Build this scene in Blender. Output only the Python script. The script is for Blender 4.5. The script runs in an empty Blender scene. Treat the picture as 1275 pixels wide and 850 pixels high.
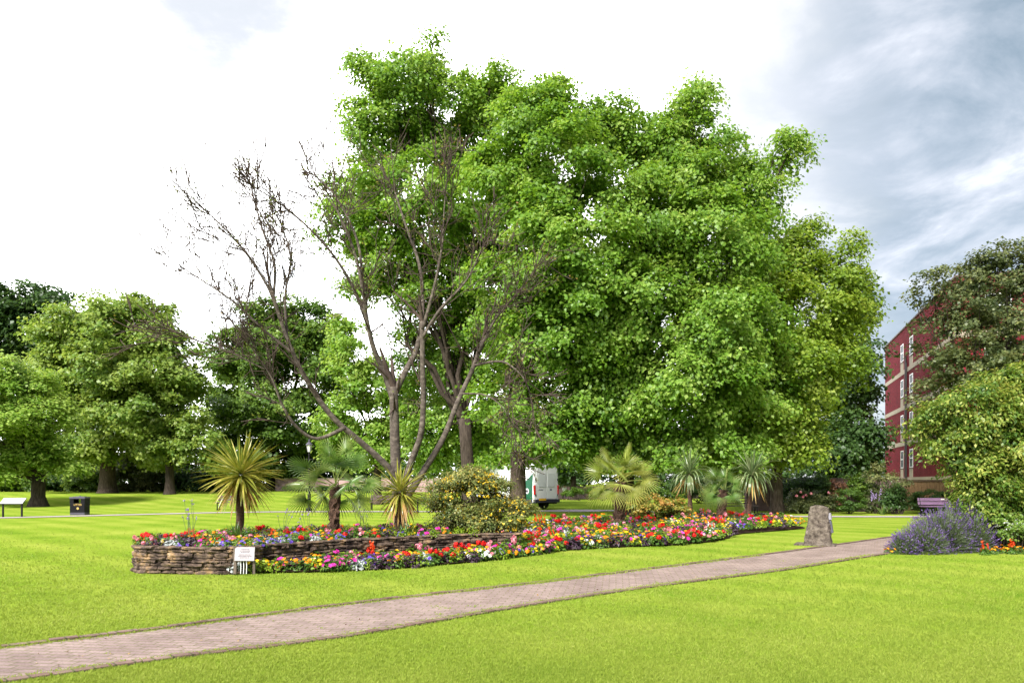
import bpy, bmesh, math, random
import numpy as np
from mathutils import Vector, Matrix, noise as mnoise

random.seed(7)
RNG = np.random.default_rng(11)
R = math.radians
F, HZ, CAMH = 921.0, 600.0, 1.6
scene = bpy.context.scene
COL = scene.collection


def G(px, py, z=0.0):
    Y = F * (CAMH - z) / (py - HZ)
    return np.array(((px - 637.5) / F * Y, Y, z))


def P(px, py, Y):
    return np.array(((px - 637.5) / F * Y, Y, CAMH - (py - HZ) / F * Y))


def ss(a, b, x):
    t = np.clip((x - a) / (b - a), 0, 1)
    return t * t * (3 - 2 * t)


def gz(x, y):
    return 0.75 * ss(44, 62, y) * ss(-4, -13, x) - 0.42 * ss(58, 84, y) * ss(-6, 0, x)


# ------------------------------------------------------------------ materials
def new_mat(name):
    m = bpy.data.materials.new(name)
    m.use_nodes = True
    nt = m.node_tree
    nt.nodes.clear()
    out = nt.nodes.new('ShaderNodeOutputMaterial')
    return m, nt, out


def node(nt, t, **kw):
    n = nt.nodes.new(t)
    for k, v in kw.items():
        if k in n.inputs:
            n.inputs[k].default_value = v
        else:
            setattr(n, k, v)
    return n


def ramp(nt, stops):
    n = nt.nodes.new('ShaderNodeValToRGB')
    e = n.color_ramp.elements
    while len(e) > 1:
        e.remove(e[-1])
    e[0].position = stops[0][0]
    e[0].color = (*stops[0][1], 1)
    for p, c in stops[1:]:
        x = e.new(p)
        x.color = (*c, 1)
    return n


def leaf_mat(name, c0, c1, c2, trans=0.35, rough=0.45, spec=0.35):
    m, nt, out = new_mat(name)
    at = node(nt, 'ShaderNodeAttribute')
    at.attribute_name = 'tint'
    rp = ramp(nt, [(0.0, c0), (0.5, c1), (1.0, c2)])
    nt.links.new(at.outputs['Fac'], rp.inputs[0])
    b = node(nt, 'ShaderNodeBsdfPrincipled', Roughness=rough)
    b.inputs['Specular IOR Level'].default_value = spec
    nt.links.new(rp.outputs[0], b.inputs['Base Color'])
    tr = node(nt, 'ShaderNodeBsdfTranslucent')
    hs = node(nt, 'ShaderNodeHueSaturation', Hue=0.485, Saturation=1.05, Value=1.5)
    nt.links.new(rp.outputs[0], hs.inputs['Color'])
    nt.links.new(hs.outputs[0], tr.inputs[0])
    mx = node(nt, 'ShaderNodeMixShader', Fac=trans)
    nt.links.new(b.outputs[0], mx.inputs[1])
    nt.links.new(tr.outputs[0], mx.inputs[2])
    nt.links.new(mx.outputs[0], out.inputs[0])
    return m


def noise_mat(name, stops, scale=5.0, rough=0.8, bump=0.0, bscale=None, stretch=(1, 1, 1), spec=0.3, detail=6, metal=0.0, dist=0.02):
    m, nt, out = new_mat(name)
    tc = node(nt, 'ShaderNodeTexCoord')
    mp = node(nt, 'ShaderNodeMapping')
    mp.inputs['Scale'].default_value = stretch
    nt.links.new(tc.outputs['Object'], mp.inputs[0])
    nz = node(nt, 'ShaderNodeTexNoise', Scale=scale, Detail=detail, Roughness=0.65)
    nt.links.new(mp.outputs[0], nz.inputs['Vector'])
    rp = ramp(nt, stops)
    nt.links.new(nz.outputs['Fac'], rp.inputs[0])
    b = node(nt, 'ShaderNodeBsdfPrincipled', Roughness=rough, Metallic=metal)
    b.inputs['Specular IOR Level'].default_value = spec
    nt.links.new(rp.outputs[0], b.inputs['Base Color'])
    if bump:
        n2 = node(nt, 'ShaderNodeTexNoise', Scale=bscale or scale * 2, Detail=5, Roughness=0.7)
        nt.links.new(mp.outputs[0], n2.inputs['Vector'])
        bp = node(nt, 'ShaderNodeBump', Strength=bump, Distance=dist)
        nt.links.new(n2.outputs['Fac'], bp.inputs['Height'])
        nt.links.new(bp.outputs[0], b.inputs['Normal'])
    nt.links.new(b.outputs[0], out.inputs[0])
    return m


def flat_mat(name, c, rough=0.5, spec=0.4, metal=0.0, var=0.12, scale=9.0):
    a = tuple(max(0, x * (1 - var)) for x in c)
    b = tuple(min(1, x * (1 + var)) for x in c)
    return noise_mat(name, [(0.3, a), (0.7, b)], scale=scale, rough=rough, spec=spec, metal=metal)


def brick_mat(name, c1, c2, mortar, bw, bh, ms, swap=True, rot=0.0, rough=0.85, bump=0.3, patch=None):
    m, nt, out = new_mat(name)
    tc = node(nt, 'ShaderNodeTexCoord')
    src = tc.outputs['Object']
    if swap:
        sp = node(nt, 'ShaderNodeSeparateXYZ')
        nt.links.new(src, sp.inputs[0])
        ad = node(nt, 'ShaderNodeMath', operation='ADD')
        nt.links.new(sp.outputs[0], ad.inputs[0])
        nt.links.new(sp.outputs[1], ad.inputs[1])
        cb = node(nt, 'ShaderNodeCombineXYZ')
        nt.links.new(ad.outputs[0], cb.inputs[0])
        nt.links.new(sp.outputs[2], cb.inputs[1])
        src = cb.outputs[0]
    mp = node(nt, 'ShaderNodeMapping')
    mp.inputs['Rotation'].default_value = (0, 0, rot)
    nt.links.new(src, mp.inputs[0])
    bt = node(nt, 'ShaderNodeTexBrick', Scale=1.0)
    bt.inputs['Brick Width'].default_value = bw
    bt.inputs['Row Height'].default_value = bh
    bt.inputs['Mortar Size'].default_value = ms
    bt.inputs['Color1'].default_value = (*c1, 1)
    bt.inputs['Color2'].default_value = (*c2, 1)
    bt.inputs['Mortar'].default_value = (*mortar, 1)
    nt.links.new(mp.outputs[0], bt.inputs['Vector'])
    nz = node(nt, 'ShaderNodeTexNoise', Scale=1.3, Detail=8, Roughness=0.7)
    nt.links.new(tc.outputs['Object'], nz.inputs['Vector'])
    rp = ramp(nt, [(0.3, (0.62, 0.6, 0.6)), (0.7, (1.25, 1.25, 1.25))])
    nt.links.new(nz.outputs['Fac'], rp.inputs[0])
    mx = node(nt, 'ShaderNodeMix', data_type='RGBA', blend_type='MULTIPLY')
    mx.inputs[0].default_value = 0.8
    nt.links.new(bt.outputs[0], mx.inputs[6])
    nt.links.new(rp.outputs[0], mx.inputs[7])
    col = mx.outputs[2]
    if patch:
        n3 = node(nt, 'ShaderNodeTexNoise', Scale=0.9, Detail=7, Roughness=0.75)
        nt.links.new(tc.outputs['Object'], n3.inputs['Vector'])
        r3 = ramp(nt, [(0.60, (0, 0, 0)), (0.78, (0.75, 0.75, 0.75))])
        nt.links.new(n3.outputs['Fac'], r3.inputs[0])
        m3 = node(nt, 'ShaderNodeMix', data_type='RGBA')
        nt.links.new(r3.outputs[0], m3.inputs[0])
        nt.links.new(col, m3.inputs[6])
        m3.inputs[7].default_value = (*patch, 1)
        col = m3.outputs[2]
    n4 = node(nt, 'ShaderNodeTexNoise', Scale=60.0, Detail=3)
    nt.links.new(tc.outputs['Object'], n4.inputs['Vector'])
    r4 = ramp(nt, [(0.3, (0.8, 0.8, 0.8)), (0.7, (1.2, 1.2, 1.2))])
    nt.links.new(n4.outputs['Fac'], r4.inputs[0])
    m4 = node(nt, 'ShaderNodeMix', data_type='RGBA', blend_type='MULTIPLY')
    m4.inputs[0].default_value = 1.0
    nt.links.new(col, m4.inputs[6])
    nt.links.new(r4.outputs[0], m4.inputs[7])
    b = node(nt, 'ShaderNodeBsdfPrincipled', Roughness=rough)
    b.inputs['Specular IOR Level'].default_value = 0.04
    nt.links.new(m4.outputs[2], b.inputs['Base Color'])
    bp = node(nt, 'ShaderNodeBump', Strength=bump, Distance=0.01)
    bp.invert = True
    nt.links.new(bt.outputs['Fac'], bp.inputs['Height'])
    nt.links.new(bp.outputs[0], b.inputs['Normal'])
    nt.links.new(b.outputs[0], out.inputs[0])
    return m


# ------------------------------------------------------------------ mesh helpers
class MB:
    def __init__(self):
        self.v, self.f, self.m = [], [], []

    def add(self, vs, fs, mi=0):
        b = len(self.v)
        self.v.extend([tuple(x) for x in vs])
        self.f.extend([tuple(i + b for i in q) for q in fs])
        self.m.extend([mi] * len(fs))

    def box(self, c, s, mi=0, M=None):
        x, y, z = s[0] / 2, s[1] / 2, s[2] / 2
        vs = [Vector((a * x, b * y, d * z)) for a, b, d in ((-1, -1, -1), (1, -1, -1), (1, 1, -1), (-1, 1, -1), (-1, -1, 1), (1, -1, 1), (1, 1, 1), (-1, 1, 1))]
        if M is not None:
            vs = [M @ v for v in vs]
        vs = [v + Vector(c) for v in vs]
        self.add(vs, [(3, 2, 1, 0), (4, 5, 6, 7), (0, 1, 5, 4), (1, 2, 6, 5), (2, 3, 7, 6), (3, 0, 4, 7)], mi)

    def tube(self, pts, rad, n=8, cap=True, mi=0):
        pts = [Vector(p) for p in pts]
        k = len(pts)
        if not hasattr(rad, '__len__'):
            rad = [rad] * k
        vs, fs = [], []
        up = None
        for i in range(k):
            d = (pts[min(i + 1, k - 1)] - pts[max(i - 1, 0)])
            if d.length < 1e-9:
                d = Vector((0, 0, 1))
            d.normalize()
            if up is None:
                up = Vector((1, 0, 0)) if abs(d.x) < 0.8 else Vector((0, 1, 0))
            u = up - d * up.dot(d)
            if u.length < 1e-4:
                u = d.orthogonal()
            u.normalize()
            w = d.cross(u)
            up = u
            for j in range(n):
                a = 2 * math.pi * j / n
                vs.append(pts[i] + (u * math.cos(a) + w * math.sin(a)) * rad[i])
        for i in range(k - 1):
            for j in range(n):
                a, b = i * n + j, i * n + (j + 1) % n
                fs.append((a, b, b + n, a + n))
        if cap:
            fs.append(tuple(range(n - 1, -1, -1)))
            fs.append(tuple(range((k - 1) * n, k * n)))
        self.add(vs, fs, mi)

    def lathe(self, c, prof, n=16, mi=0):
        vs, fs = [], []
        for r, z in prof:
            for j in range(n):
                a = 2 * math.pi * j / n
                vs.append((c[0] + r * math.cos(a), c[1] + r * math.sin(a), c[2] + z))
        k = len(prof)
        for i in range(k - 1):
            for j in range(n):
                a, b = i * n + j, i * n + (j + 1) % n
                fs.append((a, b, b + n, a + n))
        fs.append(tuple(range(n - 1, -1, -1)))
        fs.append(tuple(range((k - 1) * n, k * n)))
        self.add(vs, fs, mi)

    def build(self, name, mats, parent=None, smooth=False, world=False, bevel=0.0, tint=None):
        me = bpy.data.meshes.new(name)
        vs = self.v
        if world and parent is not None:
            o = parent['_o']
            vs = [(x - o[0], y - o[1], z - o[2]) for x, y, z in vs]
        me.from_pydata(vs, [], self.f)
        if not isinstance(mats, (list, tuple)):
            mats = [mats]
        for m in mats:
            me.materials.append(m)
        me.polygons.foreach_set('material_index', self.m)
        if smooth:
            me.polygons.foreach_set('use_smooth', [True] * len(self.f))
        if tint is not None:
            a = me.attributes.new('tint', 'FLOAT', 'FACE')
            a.data.foreach_set('value', np.asarray(tint, dtype=np.float32))
        me.update()
        return link(name, me, parent, bevel)


def link(name, me, parent=None, bevel=0.0):
    o = bpy.data.objects.new(name, me)
    COL.objects.link(o)
    if parent is not None:
        o.parent = parent
    if bevel:
        md = o.modifiers.new('bevel', 'BEVEL')
        md.width = bevel
        md.segments = 2
        md.limit_method = 'ANGLE'
    return o


def quads(name, V, mats, tint=None, parent=None, mi=None, origin=None, mesh_only=False):
    """V: (N,4,3) array of quads -> one mesh"""
    V = np.asarray(V, dtype=np.float32)
    if origin is not None:
        V = V - np.asarray(origin, dtype=np.float32)
    n = V.shape[0]
    me = bpy.data.meshes.new(name)
    me.vertices.add(4 * n)
    me.vertices.foreach_set('co', V.reshape(-1))
    me.loops.add(4 * n)
    me.loops.foreach_set('vertex_index', np.arange(4 * n, dtype=np.int32))
    me.polygons.add(n)
    me.polygons.foreach_set('loop_start', np.arange(0, 4 * n, 4, dtype=np.int32))
    if not isinstance(mats, (list, tuple)):
        mats = [mats]
    for m in mats:
        me.materials.append(m)
    if mi is not None:
        me.polygons.foreach_set('material_index', np.asarray(mi, dtype=np.int32))
    me.update(calc_edges=True)
    if tint is not None:
        a = me.attributes.new('tint', 'FLOAT', 'FACE')
        a.data.foreach_set('value', np.clip(np.asarray(tint), 0, 1).astype(np.float32))
    if mesh_only:
        return me
    return link(name, me, parent)


def nrm(a):
    return a / np.maximum(np.linalg.norm(a, axis=-1, keepdims=True), 1e-9)


def leaf_quads(c, d, n, L, W):
    """rhombic leaves: centre c, axis d, normal n"""
    d = nrm(d - n * np.sum(d * n, -1, keepdims=True))
    s = np.cross(n, d)
    L = np.asarray(L).reshape(-1, 1)
    W = np.asarray(W).reshape(-1, 1)
    b = c - d * L * 0.5
    t = c + d * L * 0.5 - n * L * 0.12
    m = c - d * L * 0.06 + n * W * 0.12
    return np.stack([b, m + s * W * 0.5, t, m - s * W * 0.5], axis=1)


def rand_dir(rng, n):
    return nrm(rng.normal(size=(n, 3)))


def thing(name, label, cat, loc=(0, 0, 0), rotz=0.0, group=None):
    o = bpy.data.objects.new(name, None)
    o.empty_display_size = 0.2
    COL.objects.link(o)
    o.location = loc
    o.rotation_euler = (0, 0, rotz)
    o['label'] = label
    o['category'] = cat
    o['_o'] = [float(x) for x in loc]
    if group:
        o['group'] = group
    return o


def struct(o, kind='structure', label=None, cat=None):
    o['kind'] = kind
    if label:
        o['label'] = label
    if cat:
        o['category'] = cat
    return o


def in_poly(x, y, poly):
    x, y = np.asarray(x), np.asarray(y)
    r = np.zeros(x.shape, bool)
    n = len(poly)
    for i in range(n):
        x0, y0 = poly[i][0], poly[i][1]
        x1, y1 = poly[(i + 1) % n][0], poly[(i + 1) % n][1]
        if y0 == y1:
            continue
        c = ((y0 > y) != (y1 > y)) & (x < (x1 - x0) * (y - y0) / (y1 - y0) + x0)
        r ^= c
    return r


def smooth_curve(pts, k=8):
    pts = [np.array(p, float) for p in pts]
    out = []
    n = len(pts)
    for i in range(n - 1):
        p0, p1, p2, p3 = pts[max(i - 1, 0)], pts[i], pts[i + 1], pts[min(i + 2, n - 1)]
        for j in range(k):
            t = j / k
            out.append(0.5 * ((2 * p1) + (-p0 + p2) * t + (2 * p0 - 5 * p1 + 4 * p2 - p3) * t * t + (-p0 + 3 * p1 - 3 * p2 + p3) * t ** 3))
    out.append(pts[-1])
    return out


# ------------------------------------------------------------------ camera, sun, sky
cam = bpy.data.cameras.new('camera')
cam.sensor_width = 36.0
cam.lens = F / 1275 * 36.0
cam.shift_y = 175.0 / 1275
cam.clip_start = 0.1
cam.clip_end = 2000
co = bpy.data.objects.new('camera', cam)
co.location = (0, 0, CAMH)
co.rotation_euler = (R(90), 0, 0)
COL.objects.link(co)
scene.camera = co

SUN_EL, SUN_AZ = 47.0, 203.0          # azimuth clockwise from +Y: behind the camera, to the left
sd = Vector((math.sin(R(SUN_AZ)) * math.cos(R(SUN_EL)), math.cos(R(SUN_AZ)) * math.cos(R(SUN_EL)), math.sin(R(SUN_EL))))
sl = bpy.data.lights.new('sun', 'SUN')
sl.energy = 1.5
sl.angle = R(11)
sl.color = (1.0, 0.965, 0.9)
so = bpy.data.objects.new('sun', sl)
so.rotation_euler = (-sd).to_track_quat('-Z', 'Y').to_euler()
so.location = (-20, -30, 60)
COL.objects.link(so)

w = bpy.data.worlds.new('World')
scene.world = w
w.use_nodes = True
nt = w.node_tree
nt.nodes.clear()
wo = nt.nodes.new('ShaderNodeOutputWorld')
bg = node(nt, 'ShaderNodeBackground', Strength=0.065)
sky = nt.nodes.new('ShaderNodeTexSky')
sky.sky_type = 'NISHITA'
sky.sun_disc = False
sky.sun_elevation = R(SUN_EL)
sky.sun_rotation = R(SUN_AZ)
tc = nt.nodes.new('ShaderNodeTexCoord')
sp = nt.nodes.new('ShaderNodeSeparateXYZ')
nt.links.new(tc.outputs['Generated'], sp.inputs[0])


def wm(op, a, b=None, c=None, clamp=False):
    n = nt.nodes.new('ShaderNodeMath')
    n.operation = op
    n.use_clamp = clamp
    for i, x in enumerate((a, b, c)):
        if x is None:
            continue
        if hasattr(x, 'default_value'):
            nt.links.new(x, n.inputs[i])
        else:
            n.inputs[i].default_value = x
    return n.outputs[0]


def wmap(x, a, b, c=0.0, d=1.0):
    n = nt.nodes.new('ShaderNodeMapRange')
    n.interpolation_type = 'SMOOTHSTEP'
    nt.links.new(x, n.inputs[0])
    for i, q in enumerate((a, b, c, d)):
        n.inputs[i + 1].default_value = q
    return n.outputs[0]


zz = wm('ADD', wm('MAXIMUM', sp.outputs[2], 0.0), 0.22)
cb = nt.nodes.new('ShaderNodeCombineXYZ')
nt.links.new(wm('ADD', wm('DIVIDE', sp.outputs[0], zz), 3.7), cb.inputs[0])
nt.links.new(wm('DIVIDE', sp.outputs[1], zz), cb.inputs[1])
n1 = node(nt, 'ShaderNodeTexNoise', Scale=1.25, Detail=9, Roughness=0.56, Distortion=0.25)
nt.links.new(cb.outputs[0], n1.inputs['Vector'])
n2 = node(nt, 'ShaderNodeTexNoise', Scale=3.1, Detail=8, Roughness=0.6, Distortion=0.4)
nt.links.new(cb.outputs[0], n2.inputs['Vector'])
# grey cloud bank towards the right (east), bright thin cloud elsewhere
side = wm('SUBTRACT', sp.outputs[0], wm('MULTIPLY', sp.outputs[1], 0.30))
side = wm('ADD', side, wm('MULTIPLY', wm('SUBTRACT', n1.outputs['Fac'], 0.5), 0.8))
side = wm('ADD', side, wm('MULTIPLY', wm('SUBTRACT', n2.outputs['Fac'], 0.5), 0.45))
grey = wmap(side, -0.30, 0.36)
# a smaller grey patch high in the north-west
d0 = Vector(((250 - 637.5) / F, 1.0, (600 + 120) / F)).normalized()
dt = nt.nodes.new('ShaderNodeVectorMath')
dt.operation = 'DOT_PRODUCT'
nt.links.new(tc.outputs['Generated'], dt.inputs[0])
dt.inputs[1].default_value = d0
patch = wmap(wm('ADD', dt.outputs['Value'], wm('MULTIPLY', wm('SUBTRACT', n2.outputs['Fac'], 0.5), 0.05)), 0.985, 1.0)
grey = wm('MAXIMUM', grey, wm('MULTIPLY', patch, 0.62))
# thin grey veil high up, broken by the noise
veil = wmap(wm('ADD', sp.outputs[2], wm('MULTIPLY', wm('SUBTRACT', n2.outputs['Fac'], 0.5), 0.5)), 0.50, 0.66)
grey = wm('MAXIMUM', grey, wm('MULTIPLY', veil, 0.8))
crp = ramp(nt, [(0.40, (0.62, 0.86, 1.05)), (0.47, (0.92, 1.15, 1.36)), (0.53, (1.35, 1.54, 1.76)), (0.59, (1.95, 2.06, 2.26)), (0.68, (3.3, 3.35, 3.45))])
mixn = wm('ADD', wm('MULTIPLY', n1.outputs['Fac'], 0.45), wm('MULTIPLY', n2.outputs['Fac'], 0.55))
nt.links.new(mixn, crp.inputs[0])
wrp = ramp(nt, [(0.3, (8.5, 9.0, 9.8)), (0.5, (12.5, 12.5, 12.6))])
nt.links.new(mixn, wrp.inputs[0])
mg = nt.nodes.new('ShaderNodeMix')
mg.data_type = 'RGBA'
mw_ = nt.nodes.new('ShaderNodeMix')
mw_.data_type = 'RGBA'
nt.links.new(wmap(grey, 0.0, 0.42), mw_.inputs[0])
nt.links.new(wrp.outputs[0], mw_.inputs[6])
mw_.inputs[7].default_value = (2.7, 2.72, 2.8, 1)
nt.links.new(wmap(grey, 0.40, 0.95), mg.inputs[0])
nt.links.new(mw_.outputs[2], mg.inputs[6])
nt.links.new(crp.outputs[0], mg.inputs[7])
ms_ = nt.nodes.new('ShaderNodeMix')
ms_.data_type = 'RGBA'
ms_.inputs[0].default_value = 0.93
nt.links.new(sky.outputs[0], ms_.inputs[6])
nt.links.new(mg.outputs[2], ms_.inputs[7])
nt.links.new(ms_.outputs[2], bg.inputs[0])
nt.links.new(bg.outputs[0], wo.inputs[0])

scene.view_settings.view_transform = 'Standard'
scene.view_settings.look = 'None'
scene.view_settings.exposure = 2.65
scene.view_settings.gamma = 1.0
scene.cycles.max_bounces = 6
scene.cycles.diffuse_bounces = 4
scene.cycles.glossy_bounces = 2
scene.cycles.transmission_bounces = 3
scene.cycles.transparent_max_bounces = 4
scene.cycles.use_denoising = True
scene.cycles.denoiser = 'OPENIMAGEDENOISE'

# ------------------------------------------------------------------ shared materials
M = {}
M['bark'] = noise_mat('bark', [(0.3, (0.035, 0.026, 0.02)), (0.55, (0.085, 0.062, 0.048)), (0.75, (0.15, 0.12, 0.095))], scale=6, stretch=(2.2, 2.2, 0.5), rough=0.95, bump=0.9, bscale=14, spec=0.1, dist=0.05)
M['bark_dark'] = noise_mat('bark_dark', [(0.3, (0.02, 0.015, 0.012)), (0.7, (0.075, 0.058, 0.046))], scale=5, stretch=(2.2, 2.2, 0.5), rough=0.95, bump=0.8, bscale=12, spec=0.1, dist=0.05)
M['bark_grey'] = noise_mat('bark_grey', [(0.3, (0.04, 0.032, 0.027)), (0.5, (0.09, 0.072, 0.06)), (0.72, (0.19, 0.16, 0.128))], scale=7, stretch=(1, 1, 1.6), rough=0.9, bump=0.6, bscale=22, spec=0.15, dist=0.02)
M['twig'] = noise_mat('twig', [(0.3, (0.04, 0.027, 0.022)), (0.7, (0.10, 0.072, 0.06))], scale=3, rough=0.9, spec=0.15)
M['lf_syc'] = leaf_mat('leaf_fresh', (0.065, 0.155, 0.014), (0.15, 0.275, 0.03), (0.33, 0.43, 0.10), 0.44)
M['lf_lime'] = leaf_mat('leaf_lime', (0.08, 0.155, 0.013), (0.18, 0.275, 0.026), (0.36, 0.42, 0.085), 0.44)
M['lf_mid'] = leaf_mat('leaf_mid', (0.04, 0.09, 0.012), (0.08, 0.15, 0.018), (0.15, 0.22, 0.03), 0.35)
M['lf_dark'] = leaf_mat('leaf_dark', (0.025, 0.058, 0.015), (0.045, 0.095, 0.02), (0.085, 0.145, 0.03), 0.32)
M['lf_olive'] = leaf_mat('leaf_olive', (0.058, 0.12, 0.018), (0.128, 0.22, 0.032), (0.27, 0.34, 0.07), 0.40)
M['lf_grey'] = leaf_mat('leaf_grey', (0.045, 0.068, 0.025), (0.095, 0.12, 0.04), (0.19, 0.20, 0.07), 0.33)
M['lf_vine'] = leaf_mat('leaf_vine', (0.05, 0.11, 0.014), (0.125, 0.20, 0.025), (0.36, 0.38, 0.085), 0.4)
M['lf_spirea'] = leaf_mat('leaf_spirea', (0.10, 0.15, 0.02), (0.27, 0.24, 0.035), (0.42, 0.22, 0.06), 0.3)
M['lf_brown'] = leaf_mat('leaf_brown', (0.07, 0.035, 0.02), (0.14, 0.06, 0.03), (0.2, 0.12, 0.03), 0.25)

# ------------------------------------------------------------------ ground, lawn, paths
upper_px = [(-60, 816), (0, 807), (211, 782), (422, 754), (640, 729), (760, 714.7), (988, 686), (1108, 669), (1175, 660)]
lower_px = [(-60, 856), (0, 848), (211, 818), (427, 791.5), (640, 755.3), (804, 730.6), (969, 709.7), (1103, 688.8), (1190, 678)]
path_up = [G(*p) for p in upper_px]
path_lo = [G(*p) for p in lower_px]
PATH_POLY = [(p[0], p[1]) for p in path_up] + [(p[0], p[1]) for p in reversed(path_lo)]

back_px = [(-120, 646.2), (0, 644.6), (110, 642), (200, 639.8), (300, 637.6), (420, 636.8), (520, 636.8), (600, 636.6), (690, 636), (760, 635.6), (860, 638.5), (960, 642.4), (1040, 643), (1145, 643.2), (1300, 643.5)]
back_c = smooth_curve([G(*p) for p in back_px], 6)
BACKW = []
for p in back_c:
    BACKW.append(1.15 if not 1.0 < p[0] < 6.5 else 1.15 + 2.2 * math.exp(-((p[0] - 3.6) / 1.7) ** 2))


def ribbon(c, ws):
    L, Rr = [], []
    for i, p in enumerate(c):
        t = c[min(i + 1, len(c) - 1)] - c[max(i - 1, 0)]
        t = t / np.linalg.norm(t[:2])
        n = np.array((-t[1], t[0], 0))
        L.append(p + n * ws[i] / 2)
        Rr.append(p - n * ws[i] / 2)
    return L, Rr


bL, bR = ribbon(back_c, BACKW)
BACK_POLY = [(p[0], p[1]) for p in bL] + [(p[0], p[1]) for p in reversed(bR)]

# lawn material
m, nt2, out = new_mat('lawn')
tc2 = node(nt2, 'ShaderNodeTexCoord')
na = node(nt2, 'ShaderNodeTexNoise', Scale=0.35, Detail=7, Roughness=0.65)
nb = node(nt2, 'ShaderNodeTexNoise', Scale=9.0, Detail=6, Roughness=0.75)
nc = node(nt2, 'ShaderNodeTexNoise', Scale=70.0, Detail=3, Roughness=0.6)
for n_ in (na, nb, nc):
    nt2.links.new(tc2.outputs['Object'], n_.inputs['Vector'])
mpw = node(nt2, 'ShaderNodeMapping')
mpw.inputs['Rotation'].default_value = (0, 0, R(43))
nt2.links.new(tc2.outputs['Object'], mpw.inputs[0])
wv = node(nt2, 'ShaderNodeTexWave', Scale=0.2, Distortion=0.7, Detail=2)
wv.bands_direction = 'Y'
wv.inputs['Detail Scale'].default_value = 0.5
nt2.links.new(mpw.outputs[0], wv.inputs['Vector'])


def mth(nt_, op, a, b):
    n_ = nt_.nodes.new('ShaderNodeMath')
    n_.operation = op
    for i, x in enumerate((a, b)):
        if hasattr(x, 'default_value'):
            nt_.links.new(x, n_.inputs[i])
        else:
            n_.inputs[i].default_value = x
    return n_.outputs[0]


s = mth(nt2, 'ADD', mth(nt2, 'MULTIPLY', na.outputs['Fac'], 0.42), mth(nt2, 'MULTIPLY', nb.outputs['Fac'], 0.30))
s = mth(nt2, 'ADD', s, mth(nt2, 'MULTIPLY', nc.outputs['Fac'], 0.18))
s = mth(nt2, 'ADD', s, mth(nt2, 'MULTIPLY', wv.outputs['Fac'], 0.075))
rp = ramp(nt2, [(0.33, (0.08, 0.155, 0.012)), (0.45, (0.158, 0.232, 0.022)), (0.56, (0.23, 0.28, 0.04)), (0.68, (0.30, 0.32, 0.07))])
nt2.links.new(s, rp.inputs[0])
b_ = node(nt2, 'ShaderNodeBsdfPrincipled', Roughness=0.75)
b_.inputs['Specular IOR Level'].default_value = 0.0
nt2.links.new(rp.outputs[0], b_.inputs['Base Color'])
bp = node(nt2, 'ShaderNodeBump', Strength=0.5, Distance=0.03)
nt2.links.new(mth(nt2, 'ADD', nb.outputs['Fac'], nc.outputs['Fac']), bp.inputs['Height'])
nt2.links.new(bp.outputs[0], b_.inputs['Normal'])
nt2.links.new(b_.outputs[0], out.inputs[0])
M['lawn'] = m

xs = np.concatenate([np.linspace(-420, -50, 14), np.linspace(-46, 46, 60), np.linspace(50, 420, 14)])
ys = np.concatenate([np.linspace(-120, -5, 8), np.linspace(0, 110, 90), np.linspace(118, 700, 14)])
gx, gy = np.meshgrid(xs, ys)
gv = np.stack([gx, gy, gz(gx, gy)], -1).reshape(-1, 3)
nx = len(xs)
gf = [(j * nx + i, j * nx + i + 1, (j + 1) * nx + i + 1, (j + 1) * nx + i) for j in range(len(ys) - 1) for i in range(nx - 1)]
gb = MB()
gb.add(gv, gf)
struct(gb.build('lawn_ground', M['lawn'], smooth=True))

M['path'] = brick_mat('path_brick', (0.275, 0.207, 0.19), (0.22, 0.163, 0.15), (0.155, 0.135, 0.085), 0.21, 0.105, 0.009, swap=False, rot=R(8), bump=0.4, rough=0.9, patch=(0.085, 0.10, 0.04))
M['kerb_brick'] = brick_mat('kerb_brick', (0.14, 0.088, 0.073), (0.19, 0.135, 0.112), (0.075, 0.075, 0.04), 0.22, 0.4, 0.012, swap=True, bump=0.5)
M['tarmac_pink'] = noise_mat('tarmac_pink', [(0.3, (0.27, 0.22, 0.235)), (0.7, (0.36, 0.30, 0.315))], scale=4, rough=0.95, bump=0.2, bscale=60)


def strip(name, A, B, z, mat, thick=0.0):
    mb = MB()
    vs = [(p[0], p[1], z) for p in A] + [(p[0], p[1], z) for p in B]
    n = len(A)
    mb.add(vs, [(i + n, i + n + 1, i + 1, i) for i in range(n - 1)])
    return struct(mb.build(name, mat))


def dense(A, k=14):
    out_ = []
    for i in range(len(A) - 1):
        for j in range(k):
            out_.append(A[i] + (A[i + 1] - A[i]) * j / k)
    out_.append(A[-1])
    return out_


pu, pl = dense(smooth_curve(path_up, 6), 2), dense(smooth_curve(path_lo, 6), 2)
strip('brick_path', pu, pl, 0.006, M['path'])


def kerb(name, line, sign):
    mb = MB()
    for i in range(len(line) - 1):
        a, b = line[i], line[i + 1]
        t = b - a
        L = np.linalg.norm(t[:2])
        if L < 1e-6:
            continue
        t = t / L
        n = np.array((-t[1], t[0], 0)) * sign * 0.055
        k = max(1, int(L / 0.225))
        for j in range(k):
            q0 = a + (b - a) * ((j + 0.04) / k)
            q1 = a + (b - a) * ((j + 0.96) / k)
            c = (q0 + q1) / 2 + n + np.array((0, 0, 0.008 + RNG.uniform(-0.004, 0.006)))
            mb.box(c, (L / k * 0.93, 0.1, 0.03), 0, Matrix.Rotation(math.atan2(t[1], t[0]) + RNG.uniform(-0.02, 0.02), 3, 'Z'))
    return struct(mb.build(name, M['kerb_brick']))


kerb('path_kerb', smooth_curve(path_up, 3), 1)
kerb('path_kerb', smooth_curve(path_lo, 3), -1)
strip('back_path', [np.array((p[0], p[1], 0)) for p in bL], [np.array((p[0], p[1], 0)) for p in bR], 0.02, M['tarmac_pink'])

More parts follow.
